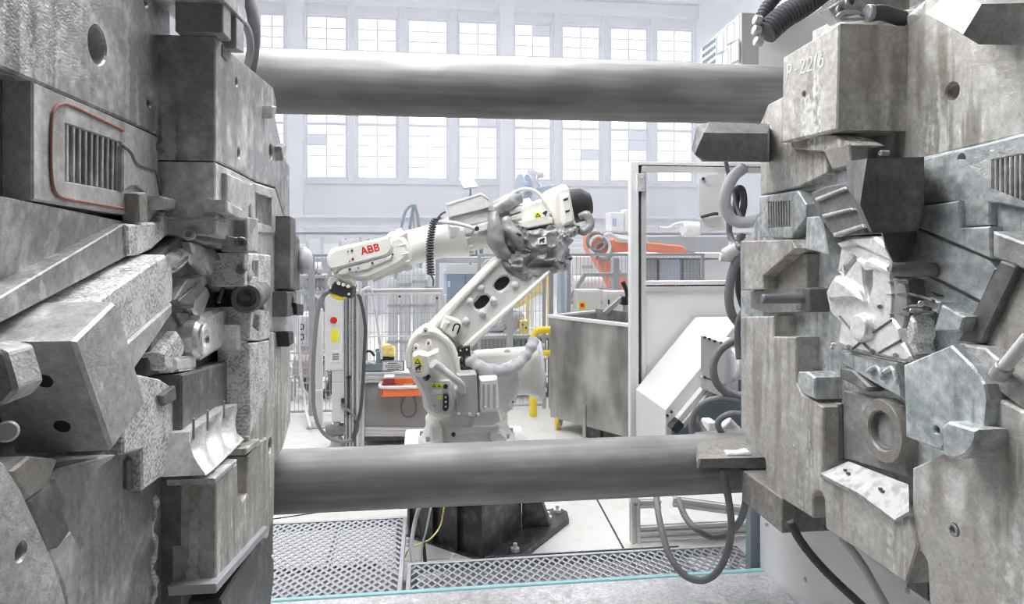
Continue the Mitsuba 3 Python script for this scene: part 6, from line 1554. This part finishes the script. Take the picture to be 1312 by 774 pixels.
put(ob, 'hose', tube(curve([on_y(x, y, OY - .25) for x, y in ((770, 306), (780, 300), (792, 306), (806, 308), (820, 312))], 6), .03, 8), PALE, smooth=True)
# white machine beside it
wm = thing('white_machine', 'white machine housing with a horizontal drum beyond the fence', 'machine')
put(wm, 'housing', px_box(736, 328, 764, 366, 11.9, 1.0, .02), WHITE)
put(wm, 'vent', px_box(746, 340, 760, 344, 11.88, .03, .003), GALV)
put(wm, 'drum', cyl(on_y(734, 362, 11.6), on_y(784, 362, 11.6), .12, n=24, c=.02), WHITE, smooth=30)
put(wm, 'base', box(on_y(736, 0, 11.7)[0], on_y(786, 0, 11.7)[0], 11.4, 12.9, 0, on_y(750, 370, 11.7)[2], .01), GREYWHITE)
# machinery seen through the pane
gm = thing('grey_machine', 'long grey machine with a pale table edge seen through the clear pane', 'machine')
put(gm, 'table', px_box(816, 324, 945, 331, 11.2, 1.2, .01), WHITE)
put(gm, 'hood', px_box(828, 302, 945, 325, 11.9, .5, .02), GALV)
for x0, x1, m_ in ((822, 842, SLATE), (846, 872, BLUEGREY), (876, 896, SLATE), (900, 940, PALE)):
    put(gm, 'bay', px_box(x0, 332, x1, 400, 11.3, .8, .02), m_)
put(gm, 'base', box(on_y(818, 0, 11.3)[0], on_y(943, 0, 11.3)[0], 11.35, 12.3, 0, on_y(850, 398, 11.3)[2]), SLATE)
put(gm, 'drum', cyl(on_y(874, 294, 11.8), on_y(896, 294, 11.8), .14, n=24, c=.03), WHITE, smooth=30)
put(gm, 'drum_stand', px_box(878, 296, 892, 304, 11.7, .2, .01), PALE)
put(gm, 'pipe', tube(curve([on_y(x, y, 11.8) for x, y in ((845, 292), (856, 293), (866, 288), (880, 286), (896, 288))], 5), .04, 10), WHITE, smooth=True)
ub = thing('white_cabinet', 'white cabinet standing on the thin beam beyond the steel bin', 'cabinet')
put(ub, 'body', px_box(783, 272, 800, 297, 14.9, .5, .02), WHITE)
put(ub, 'side_unit', px_box(801, 268, 808, 297, 14.9, .4, .02), CREAM)
put(ub, 'vent', px_box(785, 280, 790, 290, 14.88, .03, .003), BLUEGREY)

# left, between the left mould half and the control post
lm = thing('white_machine', 'white machine housing with two black square windows left of the control post', 'machine')
put(lm, 'housing', px_box(380, 404, 406, 444, 9.6, .6, .02), WHITE)
for y in (415, 428):
    put(lm, 'window_frame', px_box(383, y, 389, y + 8, 9.58, .03, .004), BLACK)
    put(lm, 'screen', px_box(384.4, y + 1.8, 387.6, y + 6.2, 9.572, .012, .001), GREYWHITE)
put(lm, 'door_seam', px_box(392.5, 408, 393.5, 440, 9.59, .015, 0), GALV)
put(lm, 'base', box(on_y(381, 0, 9.6)[0], on_y(405, 0, 9.6)[0], 9.65, 10.1, 0, on_y(390, 444, 9.6)[2]), GALV)
wbk = thing('wire_basket', 'round wire basket on the floor left of the control post', 'basket')
wc = on_y(398, 480, 9.0)
zt6 = on_y(398, 446, 9.0)[2]; zb6 = on_y(398, 486, 9.0)[2]
for k in range(5):
    z = zb6 + (zt6 - zb6) * k / 4; r = .28 + .06 * k
    a = np.linspace(0, 2 * math.pi, 33)[:-1]
    put(wbk, 'hoop', tube(np.stack([wc[0] + r * np.cos(a), 9.0 + r * .8 * np.sin(a), a * 0 + z], 1), .008, 6, True), GALV)
for k in range(24):
    a = k * 2 * math.pi / 24
    put(wbk, 'wire', tube([[wc[0] + .28 * math.cos(a), 9.0 + .224 * math.sin(a), zb6], [wc[0] + .52 * math.cos(a), 9.0 + .416 * math.sin(a), zt6]], .005, 5), GALV)
for a in (.5, 2.6, 3.7, 5.7):
    put(wbk, 'leg', cyl([wc[0] + .25 * math.cos(a), 9.0 + .2 * math.sin(a), 0], [wc[0] + .25 * math.cos(a), 9.0 + .2 * math.sin(a), zb6], .015, n=8), GALV)
put(wbk, 'tyre', lathe([(-.05, .17), (-.07, .22), (-.04, .27), (.04, .27), (.07, .22), (.05, .17), (-.05, .17)], [wc[0] + .12, 9.0, .27], [.6, 1, 0], 28), RUBBER, smooth=True)
br = thing('brown_drum', 'brownish drum lying in the wire basket', 'drum')
put(br, 'barrel', cyl([wc[0] - .2, 9.0, zb6 + .17], [wc[0] + .16, 9.0, zb6 + .17], .15, n=24, c=.02), matte('brown_paint', (.42, .33, .31), .5), smooth=30)
for s in (-.16, .1):
    put(br, 'hoop', lathe([(0, .15), (0, .162), (.02, .162), (.02, .15)], [wc[0] + s, 9.0, zb6 + .17], [1, 0, 0], 24), GALV)
mp = thing('machine_pallet', 'tall pale pallet frame stacked with raw castings left of the robot wrist', 'pallet')
x0_, x1_ = on_y(384, 0, 11)[0], on_y(428, 0, 11)[0]
zq2 = on_y(400, 398, 11)[2]; zq3 = on_y(400, 372, 11)[2]
for z in (zq2, zq3, on_y(400, 352, 11)[2]):
    put(mp, 'shelf', box(x0_, x1_, 10.7, 11.4, z - .04, z, .004), GALV)
for x in (x0_ + .03, x1_ - .03):
    for y in (10.73, 11.37):
        put(mp, 'post', box(x - .03, x + .03, y - .03, y + .03, 0, on_y(400, 340, 11)[2], .003), GALV)
rnd = random.Random(4)
for k in range(11):
    sh = k % 3
    z = (zq2, zq3, on_y(400, 352, 11)[2])[sh]
    col = k // 3
    x = x0_ + .13 + (x1_ - x0_ - .26) * (col + .1) / 3.2
    m = lump([x, 11.0 + .06 * (k % 2), 0], .052, .1, .1 if sh != 2 else .07, 20 + k); m.apply_translation([0, 0, z + .001 - m.bounds[0][2]])
    whole('metal_casting', m, CAST, f'rough pale casting on the {("lowest", "middle", "top")[sh]} shelf of the pallet frame, {("first", "second", "third", "fourth")[col]} from the left', 'casting', 'castings on the pallet frame', smooth=30)
whole('hanging_cable', hose([(384, 400, 8.4), (383, 425, 8.3), (384, 460, 8.25), (388, 500, 8.2), (392, 525, 8.0), (398, 548, 7.4)], .018, 10), WHITE, 'white cable hanging in front of the white machine left of the control post', 'cable', smooth=True)
po = thing('lift_post', 'slim white notched post between the control post and the left mould half', 'post')
q = on_y(409, 0, 7.6)
put(po, 'post', box(q[0] - .035, q[0] + .035, 7.57, 7.64, 0, on_y(409, 396, 7.6)[2], .004), WHITE)
for k in range(14):
    z = .3 + k * .04
    put(po, 'notch', box(q[0] - .04, q[0] - .03, 7.58, 7.63, z, z + .014), GALV)
put(po, 'clamp', px_box(404, 500, 412, 506, 7.54, .05, .004), PALE)
put(po, 'foot', box(q[0] - .12, q[0] + .12, 7.5, 7.72, 0, .02, .003), GALV)

# pale panelled partition and slatted wall far behind the fence
pw = thing('panelled_partition', 'pale panelled partition below the crane beam behind the robot forearm', 'partition')
PY = 19.0
xs = [on_y(x, 0, PY)[0] for x in (330, 352, 374, 394, 413, 436, 462, 486, 512, 540, 562)]
zt7 = on_y(450, 302, PY)[2]
rp2 = random.Random(9)
for a, b in zip(xs[:-1], xs[1:]):
    h = zt7 - rp2.random() * .25
    put(pw, 'panel', box(a + .02, b - .02, PY, PY + .06, .1, h, .008), rp2.choice([PALE, WALL, PILASTER]))
    put(pw, 'stud', box(b - .03, b + .03, PY - .04, PY + .1, 0, h + .05, .004), GALV)
sw = thing('slatted_wall', 'pale slatted wall behind the orange robot', 'wall screen')
SWY = 15.6
for k in range(9):
    y = 303 + k * 3.6
    a, b = on_y(718, y, SWY), on_y(836, y + 2.4, SWY)
    put(sw, 'slat', box(a[0], b[0], SWY, SWY + .03, b[2], a[2], .004), PALE if k % 3 else PILASTER)
for x in (720, 776, 834):
    p = on_y(x, 302, SWY + .06); put(sw, 'post', box(p[0] - .05, p[0] + .05, SWY + .03, SWY + .12, 0, p[2], .004), GALV)
put(sw, 'skirt', box(on_y(718, 0, SWY)[0], on_y(836, 0, SWY)[0], SWY, SWY + .03, 0, on_y(750, 336, SWY)[2]), PALE)
# tool rack and bundles of machinery further left
rk = thing('drum_rack', 'grey rack with pale drums behind the wire basket', 'rack')
RKY = 13.0
for x in (372, 392, 416):
    p = on_y(x, 330, RKY); put(rk, 'upright', box(p[0] - .05, p[0] + .05, RKY, RKY + .1, 0, p[2], .004), GALV)
for y in (331, 352, 372):
    a, b = on_y(370, y, RKY), on_y(418, y, RKY); put(rk, 'cross_bar', box(a[0], b[0], RKY - .02, RKY + .1, a[2] - .06, a[2], .004), GALV)
for x, y, r in ((383, 343, .13), (404, 344, .12), (382, 363, .12)):
    p = on_y(x, y, RKY + .3); put(rk, 'drum', cyl(p - [.12, 0, 0], p + [.12, 0, 0], r, n=22, c=.02), WHITE, smooth=30)
    put(rk, 'drum_foot', box(p[0] - .08, p[0] + .08, RKY + .1, RKY + .4, p[2] - r - .06, p[2] - r + .02), SLATE)
